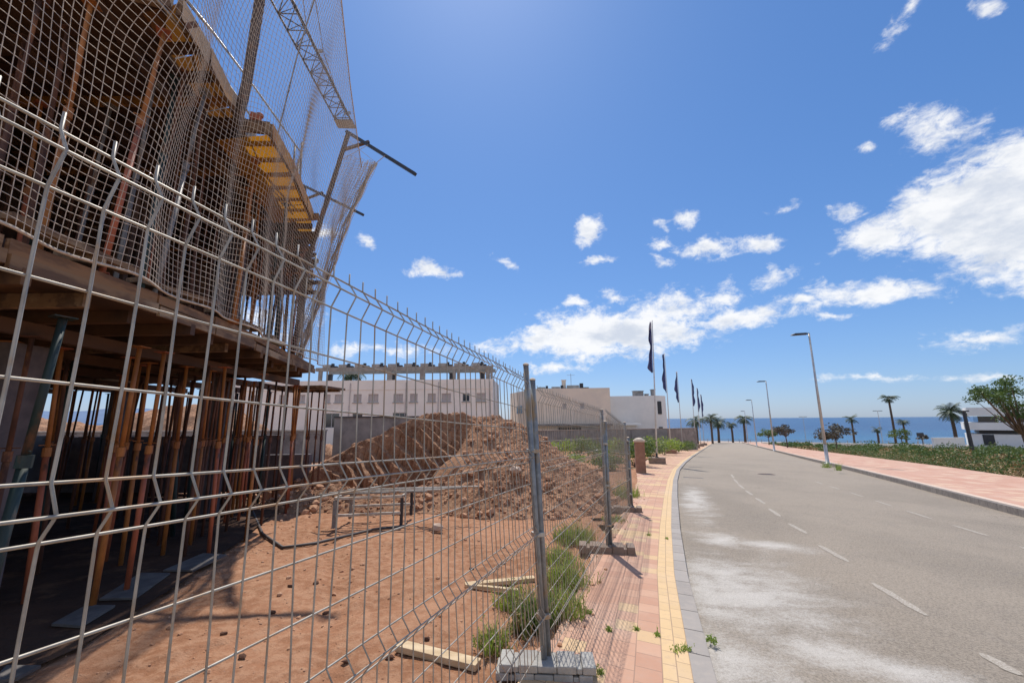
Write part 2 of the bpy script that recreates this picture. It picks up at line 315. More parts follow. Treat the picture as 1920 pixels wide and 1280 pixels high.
def sea_mat():
    m, t, b, tc = base_mat('sea_water'); pos = tc.outputs['Object']
    n = t.noise(t.scale(pos, (.02, .05, 1)), 1, 5, .6)
    c = t.mix(t.ramp(n, .4, .6), (.022, .075, .17), (.03, .095, .20))
    s = t.new('ShaderNodeSeparateXYZ'); t.put(s.inputs[0], pos)
    d = t.m('ADD', t.m('MULTIPLY', s.outputs[0], SX), t.m('MULTIPLY', s.outputs[1], SY))
    c = t.mix(t.m('SUBTRACT', 1, t.ramp(d, 165, 420, False)), c, (.035, .14, .25))   # shallower water
    t.put(b.inputs['Base Color'], c); b.inputs['Roughness'].default_value = .35; b.inputs['Specular IOR Level'].default_value = .25
    t.put(b.inputs['Normal'], t.bump(t.noise(t.scale(pos, (.35, .35, .35)), 1, 6, .7), 1, .8)); return m
M['sea'] = sea_mat()
M['hill'] = mat('far_hills', (.10, .15, .25), (.12, .18, .29), .95, 0, .002)  # blue of distant haze put into the hill colour
M['sand'] = mat('beach_sand', (.50, .42, .33), (.42, .36, .29), .95, 0, .3)
M['prom'] = mat('promenade_paving', (.48, .38, .31), (.40, .32, .27), .9, 0, .5)
# ------------------------------------------------------------------ the setting
def strip(name, ta, tb, ds, off, mt, s0=-6, s1=150, nt=1, kind='structure', uv0=None, rough_edge=0):
    b = MB(); b.uv = []; ss = []; s = s0
    while s < s1: ss.append(s); s += ds*(1 if s < 30 else 4)
    ss.append(s1)
    for s in ss:
        a, c = ta(s), tb(s)
        if rough_edge: a += rough_edge*(noise.noise((s*1.7, 3, 0))+.5*noise.noise((s*5, 9, 0)))
        for k in range(nt+1):
            tt = a+(c-a)*k/nt; x, y = XY(s, tt); b.v.append((x, y, ter(x, y)+off)); b.uv.append((abs(tt-(uv0(s) if uv0 else c)), s))
    n = nt+1
    b.f = [(i*n+k, i*n+k+1, (i+1)*n+k+1, (i+1)*n+k) for i in range(len(ss)-1) for k in range(nt)]
    b.f = [f[::-1] for f in b.f] if XY(1, 0) and False else b.f
    o = b.build(name, mt); 
    if kind: tag(o, kind=kind)
    return o
kl = lambda s: lerp(KL, s); kr = lambda s: lerp(KR, s)
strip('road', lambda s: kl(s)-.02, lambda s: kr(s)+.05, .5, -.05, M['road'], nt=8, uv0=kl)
strip('pavement', lambda s: lerp(SWL, s), lambda s: kl(s)-.15, .25, 0, M['paveL'], nt=6, rough_edge=.09)
strip('pavement_beyond_road', lambda s: kr(s)+.32, lambda s: lerp(SWR, s), .5, .115, M['paveR'], nt=4)
def kerb(name, ta, tb, top, bot, mt, side):
    b = MB(); b.uv = []; ss = []; s = -6
    while s < 150: ss.append(s); s += .25 if s < 30 else 2
    for s in ss:
        for tt, z in ((ta(s), bot), (ta(s), top), (tb(s), top), (tb(s), bot)):
            x, y = XY(s, tt); b.v.append((x, y, ter(x, y)+z)); b.uv.append((tt, s))
    for i in range(len(ss)-1):
        for k in range(3): b.f.append((i*4+k, i*4+k+1, i*4+4+k+1, i*4+4+k))
    return tag(b.build(name, mt, bevel=0), kind='structure')
kerb('kerb', lambda s: kl(s)-.15, lambda s: kl(s), .003, -.10, M['kerb'], 1)
kerb('kerb_beyond_road', lambda s: kr(s), lambda s: kr(s)+.14, .115, -.12, M['kerbR'], -1)
kerb('pavement_edging', lambda s: kr(s)+.141, lambda s: kr(s)+.319, .118, -.12, M['kerbtop'], -1)
# ground: one sheet to the coast and beyond
b = MB(); ys = [-400, -120, -40, -12, -4, 0, 4, 8, 12, 16, 20, 24, 28, 32, 36, 40, 46, 52, 60, 70, 80, 90, 100, 112, 125, 138, 146, 150, 153, 156, 160, 166, 172, 180, 190, 210, 260]
xs = [-3000, -1500, -700, -300, -150, -80, -50, -36, -28, -22, -18, -14, -10, -7, -4, -1, 2, 5, 8, 11, 14, 18, 24, 32, 44, 60, 90, 150, 300, 700, 1500, 3000]
for s in ys:
    for tt in xs:
        x, y = XY(s, tt); wob = 0 if (-7 < tt < 12) else .12*noise.noise((x*.15, y*.15, 0))
        b.v.append((x, y, ter(x, y)-.14+wob-(0.05 if s < 160 else 0)))
n = len(xs); b.f = [(i*n+k, i*n+k+1, (i+1)*n+k+1, (i+1)*n+k) for i in range(len(ys)-1) for k in range(n-1)]
tag(b.build('ground', M['ground'], smooth=True), kind='structure')
b = MB(); q = 40000
x0, y0 = XY(155, 0)
vs = []
for a, c in ((155, -q), (155, q), (q, q), (q, -q)):
    x, y = XY(a, c); vs.append((x, y, -7.6))
b.add(vs, [(3, 2, 1, 0)]); tag(b.build('sea', M['sea']), kind='structure')
b = MB(); vs = []
for a in (150.2, 157):
    for c in (-60, 90):
        x, y = XY(a, c); vs.append((x, y, ter(x, y)-.06))
b.add(vs, [(0, 1, 3, 2)]); tag(b.build('promenade', M['prom']), kind='structure')
# hills far off to the left
b = MB(); N = 60
for i in range(N+1):
    a = R(-75+i*48/N); d = 5200; hh = 170*(math.sin(math.pi*i/N)**.5)*(.75+.5*noise.noise((i*.13, 0, 0)))+25
    for k, (dd, z) in enumerate(((0, -9), (500, hh*.55), (1200, hh), (2600, -9))):
        b.v.append(((d+dd)*math.sin(a), (d+dd)*math.cos(a), z*(1+.2*noise.noise((i*.4, k*3, 0)))))
b.f = [(i*4+k, i*4+4+k, i*4+5+k, i*4+1+k) for i in range(N) for k in range(3)]
tag(b.build('hills', M['hill'], smooth=True), kind='structure')
# building-site dirt
def site_z(x, y):
    d = 0.02*noise.noise((x*1.3, y*1.3, 0))+.016*noise.noise((x*4, y*4, 2))+.011*noise.noise((x*9, y*9, 5))
    
    for (ax, ay, bx_, by_, w_) in ((-3.2, 7.4, -.6, 2.0, .15), (-1.7, 8.2, .6, 3.6, .15), (-2.9, 3.0, .1, 5.6, .13)):
        ux, uy = bx_-ax, by_-ay; L_ = math.hypot(ux, uy); ux /= L_; uy /= L_; al = (x-ax)*ux+(y-ay)*uy; ac = (x-ax)*uy-(y-ay)*ux+.10*math.sin(al*.9)
        if abs(ac) < w_*1.8: e_ = math.exp(-(ac/w_)**4); d += -.020*e_+.010*math.exp(-((abs(ac)-w_*1.25)/.05)**2)+.009*e_*math.sin(al*38+ac*22)
    return ter(x, y)-.035+d
def in_site(s, t): return t < lerp(SWL, s)+.12
b = MB(); idx = {}
def grid(b, x0, x1, y0, y1, st, fz, ok=lambda x, y: True):
    nx = int((x1-x0)/st)+1; ny = int((y1-y0)/st)+1; id0 = {}
    for j in range(ny):
        for i in range(nx):
            x, y = x0+i*st, y0+j*st
            if ok(x, y): id0[i, j] = len(b.v); b.v.append((x, y, fz(x, y)))
    for j in range(ny-1):
        for i in range(nx-1):
            k = [(i, j), (i+1, j), (i+1, j+1), (i, j+1)]
            if all(q in id0 for q in k): b.f.append(tuple(id0[q] for q in k))
def okc(x, y):
    s = sd(x, y); t = x*SY-y*SX; return t < lerp(SWL, s)+.10
grid(b, -5, 1.6, 1.4, 9, .036, site_z, okc)
grid(b, -12, -4.96, 1.4, 9, .08, site_z, okc)
grid(b, -12, 12, 9, 22, .12, site_z, okc)
grid(b, -40, 14, 21.9, 46, .6, lambda x, y: ter(x, y)-.05+.10*noise.noise((x*.4, y*.4, 1)), okc)
tag(b.build('site_ground', M['dirt'], smooth=True), kind='structure')
# ------------------------------------------------------------------ road paint
b = MB()
def dash(u0, v0, u1, v1, w=.10):
    A = gnd(u0, v0, -.05); B = gnd(u1, v1, -.05); d = (B-A).normalized(); nrm = Vector((d.y, -d.x, 0))*w/2; k = 9; n0 = len(b.v)
    for i in range(k+1):
        P = A.lerp(B, i/k); 
        for sg in (-1, 1):
            Q = P+nrm*sg*(1+.22*noise.noise((P.x*14, P.y*14, sg)))*min(1, .35+1.3*math.sin(math.pi*i/k))*.9; b.v.append((Q.x, Q.y, ter(Q.x, Q.y)-.046))
    b.f += [(n0+i*2, n0+i*2+1, n0+i*2+3, n0+i*2+2) for i in range(k)]
LD = [(1839, 1224, 1914, 1266), (1635, 1092, 1738, 1154), (1536, 1022, 1591, 1053), (1479, 981, 1513, 1000), (1442, 953, 1463, 968), (1417, 933, 1434, 944), (1398, 919, 1411, 928), (1384, 907, 1395, 916), (1376, 898, 1384, 906), (1371, 889, 1376, 896)]
RD = [(1786, 984, 1855, 1005), (1699, 957, 1749, 973), (1641, 938, 1671, 948), (1594, 923, 1619, 931), (1556, 911, 1574, 917), (1528, 902, 1542, 907), (1912, 1024, 1990, 1052)]
for q in LD: dash(*q)
for q in RD: dash(*q, w=.09)
s = 25.5
tag(b.build('road_marking', M['paint']), kind='structure')
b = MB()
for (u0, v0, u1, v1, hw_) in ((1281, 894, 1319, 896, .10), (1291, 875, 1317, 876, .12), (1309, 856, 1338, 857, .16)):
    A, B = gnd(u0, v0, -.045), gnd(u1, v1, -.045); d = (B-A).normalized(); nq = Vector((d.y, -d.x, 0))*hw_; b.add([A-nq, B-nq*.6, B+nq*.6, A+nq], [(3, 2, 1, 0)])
tag(b.build('dark_strip', M['hose']), kind='structure')  # thin dark strips laid across the road surface
P_ = gnd(1437, 889, -.05); mh = thing('manhole_cover', P_, 'round iron manhole cover set in the road between the two dashed lines', 'manhole cover'); b = MB(); b.lathe(P_+Vector((0, 0, -.01)), [(.36, 0), (.36, .016), (.33, .018), (.02, .019)], 24); b.build('cover', M['mast'], mh); b = MB()
for q in range(-3, 4): b.box(P_+Vector((q*.08, 0, .010)), (.03, .4, .006))
b.build('ribs', M['hose'], mh)
# ------------------------------------------------------------------ temporary fence
P1 = gnd(1025, 1260); P2 = gnd(1142, 1033); P3 = gnd(1183, 957)
ROWS = [0, -.045, -.1, -.25, -.405, -.56, -.605, -.645, -.80, -.945, -1.10, -1.145, -1.185, -1.34, -1.49, -1.645, -1.69, -1.73, -1.88]
FOLD = {1, 6, 11, 16}
def panel(A, Bp, zA, zB, sp, label, nrm, rw=.0029, start=0.0, wob=.006, lean=0.0):
    A = Vector(A); Bp = Vector(Bp); d = Vector((Bp.x-A.x, Bp.y-A.y, 0)); L = d.length; d.normalize()
    t = thing('wire_fence', (A.x, A.y, ter(A.x, A.y)), label, 'fence', 'wire mesh panels of the temporary fence')
    def P(l, row, off=0):
        z = zA+(zB-zA)*l/L+row; return Vector((A.x, A.y, 0))+d*l+nrm*off+Vector((-lean*max(0, 1-l/3.0)*(z+.1)/2.1, 0, z))
    h = MB()
    for i, r in enumerate(ROWS):
        off = .032 if i in FOLD else -.005
        n = 26; ph = random.random()*9
        h.tube([P(L*k/n, r+wob*.7*noise.noise((L*k/n*1.1, ph, 0)), off+wob*noise.noise((L*k/n, ph, 5))) for k in range(n+1)], rw, 6)
    h.build('horizontal_wires', M['wire'], t, True)
    vv = MB(); l = start
    while l < L-.02:
        pts = []; ph = random.random()*50; amp = wob*(1 if random.random() > .25 else 2.0)*(1+1.6*max(0, min(1, (L-l-2.0))) if lean > .1 else 1)
        rows = [(.033, 0)]+[(r, .032 if i in FOLD else 0) for i, r in enumerate(ROWS)]
        ext = []
        for (r0, o0), (r1, o1) in zip(rows, rows[1:]):
            ext.append((r0, o0))
            if r0-r1 > .1:
                for q in (.12, .5, .88): ext.append((r0+(r1-r0)*q, o0*(1-q)*0))
        ext.append(rows[-1])
        for r, o in ext:
            pts.append(P(l+amp*noise.noise((r*2.2, ph, 0)), r, o+amp*.8*noise.noise((r*2, ph, 8))))
        vv.tube(pts, rw*.9, 6); l += sp
    vv.build('vertical_wires', M['wire'], t, True)
    return t
a = R(19.8); fd = Vector((math.sin(a), math.cos(a), 0)); fn = Vector((math.cos(a), -math.sin(a), 0))
A1 = Vector((P1.x, P1.y, 0))
panel(A1, A1-fd*3.5, 1.945, 1.945+.052*3.5, .0717, 'nearest wire mesh fence panel, filling the view left of the near double post', fn, start=.03, lean=.13)
zb1 = at(1000, 730, P1.y+.05).z; zb2 = at(1131, 770, P2.y).z; zb3 = at(1163, 800, P3.y).z
B1 = A1+Vector((.05, .06, 0)); B2 = Vector((P2.x, P2.y, 0)); B3 = Vector((P3.x, P3.y, 0))
def nn(A, B): d = (B-A).normalized(); return Vector((d.y, -d.x, 0))
panel(B1, B2, zb1, zb2, .0717, 'wire mesh fence panel between the near double post and the middle post', nn(B1, B2), rw=.0026, lean=.08)
panel(B2+Vector((.06, .05, 0)), B3, zb2, zb3, .0717, 'wire mesh fence panel between the middle post and the far post', nn(B2, B3), rw=.0026)
def fpost(base, ztops, label, dirv, r=.021, clamps=(1.5, .9, .35)):
    base = Vector(base); t = thing('fence_post', base, label, 'fence post', 'steel posts of the temporary fence')
    for i, (dx, dy, zt, lean) in enumerate(ztops):
        p = MB(); bb = base+Vector((dx, dy, .02)); tt = Vector((bb.x+lean[0], bb.y+lean[1], zt)); p.tube([bb, bb.lerp(tt, .5), tt], r, 12); p.build('post_tube', M['post'], t, True)
        c = MB(); c.lathe(tt-Vector((0, 0, .004)), [(r*1.08, 0), (r*1.1, .01), (r*.5, .02)], 12); c.build('end_cap', M['cap'], t)
    for hh in clamps:
        lz = (hh/2.0)*ztops[0][3][0]; c = MB(); cx = base+Vector((lz+ztops[0][0]*.5+ztops[1][0]*.5, ztops[0][1]*.5+ztops[1][1]*.5, hh)); c.box(cx, (.085, .07, .03), R(20)); c.tube([cx+Vector((.0, -.06, 0)), cx+Vector((0, .06, 0))], .008, 6); c.build('clamp', M['galv'], t, bevel=.003)
    return t
pt1 = at(985, 684, P1.y).z; pt1b = at(998, 711, P1.y).z
fpost(P1, [(-.012, 0, pt1, (-.105, 0)), (.022, .05, pt1b, (-.085, 0))], 'near double steel fence post standing in the pale stacked concrete block', fd, r=.022)
fpost(P2, [(-.015, 0, at(1130, 768, P2.y).z, (0, 0)), (.035, .03, at(1134, 790, P2.y).z, (0, 0))], 'middle steel fence post standing in a brown-sided block on the pavement', fd, r=.026)
fpost(P3, [(-.03, 0, at(1163, 792, P3.y).z, (0, 0)), (.04, .04, at(1170, 820, P3.y).z, (0, 0))], 'far steel fence post beside the weeds at the pavement edge', fd, r=.028)
def foot(c, w, dp, h, rz, mt, label, stacked=False):
    c = Vector(c); t = thing('concrete_block', c, label, 'concrete block', 'concrete feet of the temporary fence')
    for lv in range(2 if stacked else 1):
        b = MB(); hh = h/(2 if stacked else 1); z = hh*(lv+.5)+lv*.003
        off = .025*lv
        segs = [(-.5, -.36, 1), (-.36, -.30, .72), (-.30, -.10, 1), (-.10, .10, .86), (.10, .30, 1), (.30, .36, .72), (.36, .5, 1)]
        mrot = Matrix.Rotation(rz, 4, 'Z')
        for a0, a1, k in segs:
            cc = mrot @ Vector((w*(a0+a1)/2+off, 0, 0)); b.box(c+Vector((cc.x, cc.y, z-hh*.5+hh*k*.5)), (w*(a1-a0)-.001, dp*(1 if k == 1 else .94), hh*k), rz)
        b.build('block_layer' if stacked else 'block_body', mt, t, bevel=.008)
    return t
foot((P1.x-.02, P1.y+.0, ter(P1.x, P1.y)-.01), .66, .2, .10, R(-4), M['block'], 'pale stacked concrete block footing under the near double post', True)
foot((P2.x-.04, P2.y-.02, ter(P2.x, P2.y)-.005), .78, .24, .11, R(-10), M['blockbrown'], 'brown-sided concrete block under the middle fence post')
foot((P3.x-.16, P3.y-.04, ter(P3.x, P3.y)-.005), .75, .24, .11, R(-12), M['blockbrown'], 'farthest brown concrete block under the far fence post')
# ------------------------------------------------------------------ props (prototypes at the origin)
def prop_mesh(Hh, r, mt, mt2, loose=0):
    root = bpy.data.objects.new('scaffold_prop', None); COL.objects.link(root); root.empty_display_size = .1
    b = MB(); b.box((0, 0, .004), (.12, .12, .008)); b.build('base_plate', mt, root)
    b = MB(); b.tube([(0, 0, .008), (0, 0, Hh*.58)], r, 10); b.build('outer_tube', mt, root, True)
    b = MB(); b.tube([(0, 0, Hh*.58), (0, 0, Hh-.008)], r*.8, 10); b.build('inner_tube', mt2, root, True)
    b = MB(); b.lathe((0, 0, Hh*.58), [(r*1.05, -.07), (r*1.4, -.07), (r*1.4, .03), (r*1.05, .03)], 10); b.tube([(-.07, 0, Hh*.58+.06), (.07, 0, Hh*.58+.06)], .006, 5); b.build('collar', mt2, root)
    b = MB(); b.box((0, 0, Hh-.004), (.13, .13, .008)); b.build('head_plate', mt, root)
    return root
protos = {}
first = {}
def prop(kind, x, y, zb, zt, label, group, lean=(0, 0), r=None):
    key = kind
    if key not in protos:
        rr = {'rust': .023, 'orange': .026, 'green': .032, 'grey': .023, 'red': .025}[kind]; mt = {'rust': 'rust', 'orange': 'orange', 'green': 'green', 'grey': 'greyprop', 'red': 'redprop'}[kind]
        protos[key] = prop_mesh(1.0*2.8, rr, M[mt], M[{'rust': 'rust', 'orange': 'orange', 'green': 'green', 'grey': 'greyprop', 'red': 'orange'}[kind]]); o = protos[key]
    else:
        o = copy_tree(protos[key])
    Hh = zt-zb; dx, dy = lean; L = math.sqrt(Hh*Hh+dx*dx+dy*dy)
    o.location = (x, y, zb); o.scale = (1, 1, L/2.8)
    qv = Vector((dx, dy, Hh)).to_track_quat('Z', 'Y'); o.rotation_mode = 'QUATERNION'; o.rotation_quaternion = qv
    tag(o, label, 'scaffold prop', group); return o
# ------------------------------------------------------------------ building under construction
ZL0, ZL1, ZU0 = 2.62, 2.86, 5.98
LE = [(-3.28, -.5), (-3.30, 2.53), (-3.37, 3.78), (-3.50, 4.72), (-3.64, 5.72), (-4.0, 7.38), (-4.3, 8.9)]      # outer edge of lower deck
UE = [(-3.60, 3.70), (-3.72, 4.3), (-3.97, 5.2), (-4.1, 5.52), (-3.72, 5.62), (-3.9, 6.6), (-4.2, 7.7), (-4.4, 8.4), (-5.1, 9.9), (-6.1, 12.0), (-7.2, 14.2)]
bld = thing('building_under_construction', (-7, 8, ter(-7, 8)), 'unfinished concrete building wrapped in formwork and props behind the left fence', 'building')
def prism(poly, z0, z1):
    b = MB(); n = len(poly); b.add([(x, y, z0) for x, y in poly]+[(x, y, z1) for x, y in poly], [tuple(range(n-1, -1, -1)), tuple(range(n, 2*n))]+[(i, (i+1) % n, n+(i+1) % n, n+i) for i in range(n)]); return b
lowpoly = LE+[(-12.5, 12.4), (-14, 11), (-14, -.5)]
upoly = UE+[(-15.5, 14.6), (-15.5, .2)]
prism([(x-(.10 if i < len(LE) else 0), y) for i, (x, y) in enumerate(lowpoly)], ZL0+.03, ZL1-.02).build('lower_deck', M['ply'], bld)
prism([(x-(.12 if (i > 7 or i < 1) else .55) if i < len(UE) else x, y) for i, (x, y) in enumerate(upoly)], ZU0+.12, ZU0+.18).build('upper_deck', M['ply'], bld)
prism([(x-.5 if i < len(UE) else x, y) for i, (x, y) in enumerate(upoly)], ZU0+.184, ZU0+.42).build('upper_slab', M['conc'], bld)
def xin(edge, y):
    for (xa, ya), (xb, yb) in zip(edge, edge[1:]):
        if ya <= y <= yb: return xa+(xb-xa)*(y-ya)/(yb-ya+1e-9)
    return edge[0][0] if y < edge[0][1] else edge[-1][0]
# joists under the decks (run across), primary beams along
y = 1.0; k = 0
while y < 8.8:
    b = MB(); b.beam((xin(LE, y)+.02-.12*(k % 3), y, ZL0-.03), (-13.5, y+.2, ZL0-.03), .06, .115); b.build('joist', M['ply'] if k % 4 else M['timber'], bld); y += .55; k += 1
y = 4.2; k = 0
while y < 14:
    x0 = xin(UE, y)+random.uniform(-.02, .16 if y > 8 else .0); y1 = y-.28*(min(1, (y-3.7)/4))
    b = MB(); b.beam((x0, y, ZU0+.06), (-15, y1, ZU0+.06), .07, .115); b.build('joist', M['orangewood'] if k % 4 == 2 else M['ply'], bld); y += .42; k += 1
for xx in (-4.3, -5.6, -7.0, -8.6, -10.2, -12):
    b = MB(); y1 = 3.5-(-3.6-xx)*.34+.2; b.beam((xx, y1, ZU0-.065), (xx-1.0 if xx > -6.5 else xx-.4, 7.8 if xx > -5 else (11 if xx > -6.5 else 14), ZU0-.065), .08, .13); b.build('primary_beam', M['ply'], bld)
    b = MB(); b.beam((xx, 1.0, ZL0-.155), (xx-.5, 9.2 if xx > -5 else 11.5, ZL0-.155), .08, .13); b.build('primary_beam', M['ply'], bld)
# edge boards of lower deck
for i, ((xa, ya), (xb, yb)) in enumerate(zip(LE, LE[1:])):
    b = MB(); g = .012; d = Vector((xb-xa, yb-ya, 0)).normalized()*g
    A_, B_ = Vector((xa, ya, ZL0)), Vector((xb, yb, ZL0)); L_ = (B_-A_).length; m_ = max(1, int(L_/1.2)); nr = Vector((d.y, -d.x, 0)).normalized()
    for q in range(m_):
        f0, f1 = A_.lerp(B_, q/m_)+d, A_.lerp(B_, (q+1)/m_)-d; o0 = Vector((0, 0, .045+.012*math.sin(i*3+q*2))); b = MB(); b.beam(f0+o0, f1+o0+Vector((0, 0, .012)), .03, .095); b.build('edge_board', M['timber'], bld)
        o1 = Vector((-.03-.02*(q % 2), 0, .165+.015*math.sin(i*5+q*3))); b = MB(); b.beam(f0+o1, f1+o1+Vector((0, 0, -.012+.02*math.sin(q*2.7+i))), .035, .085+.02*((q+i) % 2)); b.build('edge_board', M['timber2'], bld)
for xx, yy, rz, L in ((-3.5, 3.1, .1, 1.1), (-3.65, 4.3, -.2, .9), (-3.85, 5.6, .1, 1.2), (-4.15, 7.0, .3, .8), (-3.5, 2.0, .05, 1.0)):
    b = MB(); b.box((xx, yy, ZL1+.14), (.16, L, .05), rz); b.box((xx-.06, yy+.1, ZL1+.085), (.3, .07, .06), rz+.4); b.build('loose_board', M['timber'], bld)
# thin yellow formwork sheets along the outer strip of the upper deck
for i_, ((xa, ya), (xb, yb)) in enumerate(zip(UE[:8], UE[1:9])):
    if i_ == 3: continue
    wd = .9 if i_ in (4, 5, 6) else .5; b = MB(); b.add([(xa-.02, ya+.01, ZU0+.122), (xb-.02, yb-.01, ZU0+.122), (xb-wd, yb-.01+.1, ZU0+.118), (xa-wd, ya+.01+.1, ZU0+.118)], [(0, 1, 2, 3)]); b.v = [(x, y, z-(.125+.004*i_ if wd > .8 else 0)) for x, y, z in b.v]; b.build('formwork_sheet', M['sheet' if i_ > 3 else 'sheetbrown'], bld)
    b = MB(); b.add([(xa+.03, ya+.01, ZU0+.19), (xb+.03, yb-.01, ZU0+.19), (xb+.05, yb-.01, ZU0-.10), (xa+.05, ya+.01, ZU0-.07)], [(0, 1, 2, 3)]); b.build('hanging_sheet', M['sheet' if i_ > 3 else 'sheetbrown'], bld)
for (xa, ya), (xb, yb) in zip(UE[:7], UE[1:8]):
    b = MB(); b.beam((xa, ya+.01, ZU0+.075), (xb, yb-.01, ZU0+.075), .05, .2); b.build('edge_beam', M['timber'], bld)
b = MB(); b.beam((-3.62, 3.64, ZU0+.07), (-10, 1.45, ZU0+.07), .06, .2); b.build('edge_beam', M['timber'], bld)
for x, y in ((-6.2, 4.6), (-5.0, 4.05), (-5.9, 8.3), (-9.3, 6.5), (-9.6, 10.2), (-11.5, 5.5)):       # concrete columns
    b = MB(); z = ter(x, y)-.05; b.box((x, y, (z+ZL0-.23)/2), (.34, .34, ZL0-.23-z), .12); b.build('column', M['column'], bld)
    b = MB(); b.box((x, y, (ZL1+ZU0-.13)/2), (.28, .28, ZU0-.135-ZL1), .12); (b.build('column', M['column'], bld) if y > 5.6 else None)
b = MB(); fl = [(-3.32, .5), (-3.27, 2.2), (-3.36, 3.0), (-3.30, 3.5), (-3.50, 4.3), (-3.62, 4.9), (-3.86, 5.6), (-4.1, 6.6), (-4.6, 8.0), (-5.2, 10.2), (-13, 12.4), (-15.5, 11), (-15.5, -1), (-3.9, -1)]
b.add([(x, y, ter(x, y)+.012) for x, y in fl], [tuple(range(len(fl)))]); b.build('floor_shade_sheet', M['floor_shade'], bld)  # dark sheet outlined along the deck's shadow, shade painted into the floor
b = MB(); b.box((-10.2, 11.6, ter(-10, 11.6)+.72), (7.4, .2, 1.5), .10); b.box((-5.9, 11.2, ter(-6, 11.2)+.5), (1.1, .2, 1.1), .1); b.build('low_block_wall', M['column'], bld)
b = MB()
for i in range(9): b.box((-12.6+.02*i, 2.2+i*1.08, ter(-12.6, 3)+.55), (.2, 1.06, 1.25))
b.build('block_wall', M['wallgrey'], bld)
for yy in (-.1, .35): pass
for (xa, ya, xb, yb, z0_, z1_, mt_) in ((-8.2, .4, -8.4, 2.9, ZL1, 5.6, 'ply'), (-8.4, 3.0, -8.6, 5.6, ZL1, 5.85, 'column'), (-8.6, 5.7, -8.9, 8.0, ZL1, 5.7, 'ply'), (-9.2, 8.2, -8.2, 11.0, ZL1+.9, 5.8, 'ply'), (-6.6, 8.6, -7.6, 10.2, ZL1+1.4, 5.8, 'ply'), (-14.2, 1, -14.6, 9, ZL1, 5.8, 'ply'), (-6.9, 2.6, -7.0, 3.9, ZL1, 5.2, 'ply'), (-6.2, 6.1, -6.4, 7.0, ZL1+.2, 5.5, 'ply')):
    b = MB(); b.beam((xa, ya, (z0_+z1_)/2), (xb, yb, (z0_+z1_)/2), .06, z1_-z0_)
    for q in range(5): f_ = (q+.5)/5; b.box((xa+(xb-xa)*f_+.07, ya+(yb-ya)*f_, (z0_+z1_)/2), (.07, .07, z1_-z0_-.04))
    b.build('formwork_wall', M[mt_], bld)
# ---- props below and above the lower deck
GL = 'props holding up the lower deck'; GU = 'props standing on the lower deck'
prop('orange', *gnd(172, 1142).to_2d(), gnd(172, 1142).z-.02, ZL0-.22, 'bright orange steel prop standing nearest the fence, at the front edge of the lower deck', GL, lean=(.0, .05))
prop('red', *gnd(236, 1112).to_2d(), gnd(236, 1112).z-.02, ZL0-.22, 'dark red steel prop just behind the nearest orange one', GL, lean=(.0, .02))
prop('green', *at(18, 872, 2.9).to_2d(), ter(-3.5, 2.9), ZL0-.22, 'thick dark green prop at the far left under the lower deck', GL, lean=(.05, .1))
prop('rust', *gnd(345, 1045).to_2d(), gnd(345, 1045).z-.02, ZL0-.22, 'rusty prop beside the plywood sheets at the edge of the shade', GL)
lab = {'rust': 'rust-brown steel prop under the lower deck', 'orange': 'worn orange steel prop in the rows under the lower deck', 'green': 'dark green steel prop in the rows under the lower deck', 'grey': 'dull grey steel prop in the rows under the lower deck', 'red': 'dark red steel prop in the rows under the lower deck'}
labu = {'rust': 'rust-brown steel prop between the lower and upper decks', 'orange': 'orange steel prop between the lower and upper decks', 'green': 'dark green steel prop between the lower and upper decks', 'grey': 'grey steel prop between the lower and upper decks', 'red': 'red steel prop between the lower and upper decks'}
rs = random.Random(3)
def pick(p): return rs.choices(['rust', 'orange', 'green', 'grey', 'red'], p)[0]
for j, xx in enumerate((-3.95, -4.75, -5.6, -6.5, -7.4, -8.4, -9.5, -10.7, -12.0)):
    y = 2.3+.3*(j % 3)
    while y < (9.3 if xx > -5 else 11.6):
        x = xx+rs.uniform(-.15, .15)-.03*max(0, y-4); yy = y+rs.uniform(-.15, .15)
        if x < xin(LE, yy)-.12 and not (j == 0 and yy < 5.4) and not (x > -3.7*yy/2.9-.3 and yy < 3.2):
            k = pick((.52, .14, .08, .10, .16)); prop(k, x, yy, ter(x, yy)-.04, ZL0-.22, lab[k], GL, lean=(rs.gauss(0, .05), rs.gauss(0, .05)))
        y += rs.uniform(.6, .95) if xx > -6 else rs.uniform(.7, 1.1)
for q in range(70):
    x, y = (rs.uniform(-8.6, -4.2), rs.uniform(3.3, 8.2)) if q < 30 else (rs.uniform(-12, -4.7), rs.uniform(6.5, 11))
    if x > -3.3-y*.14: continue
    k = pick((.72, .05, .07, .05, .11)); prop(k, x, y, ter(x, y)-.04, ZL0-.22, lab[k], GL, lean=(rs.gauss(0, .09), rs.gauss(0, .09)))
for u, Yd in ((372, 6.4), (392, 6.9), (408, 7.6), (430, 7.9), (442, 8.4), (455, 8.1), (463, 8.8), (470, 9.4), (478, 9.0), (520, 9.4), (540, 9.8), (548, 9.9)):    # bunch at the corner
    P = at(u, 900, Yd); k = rs.choice(['orange', 'orange', 'rust', 'orange', 'red']); prop(k, P.x, P.y, ter(P.x, P.y)-.03, ZL0-.22, 'orange and rust props bunched at the far corner of the lower deck' if False else lab[k], GL, lean=(rs.gauss(0, .05), rs.gauss(0, .05)))
for u, Yd in ((576, 10.4), (590, 10.8), (600, 10.2)):
    P = at(u, 850, Yd); prop('rust', P.x, P.y, ter(P.x, P.y)-.03, 2.36, 'thin rusty prop under the small outer platform', 'props under the small outer platform')
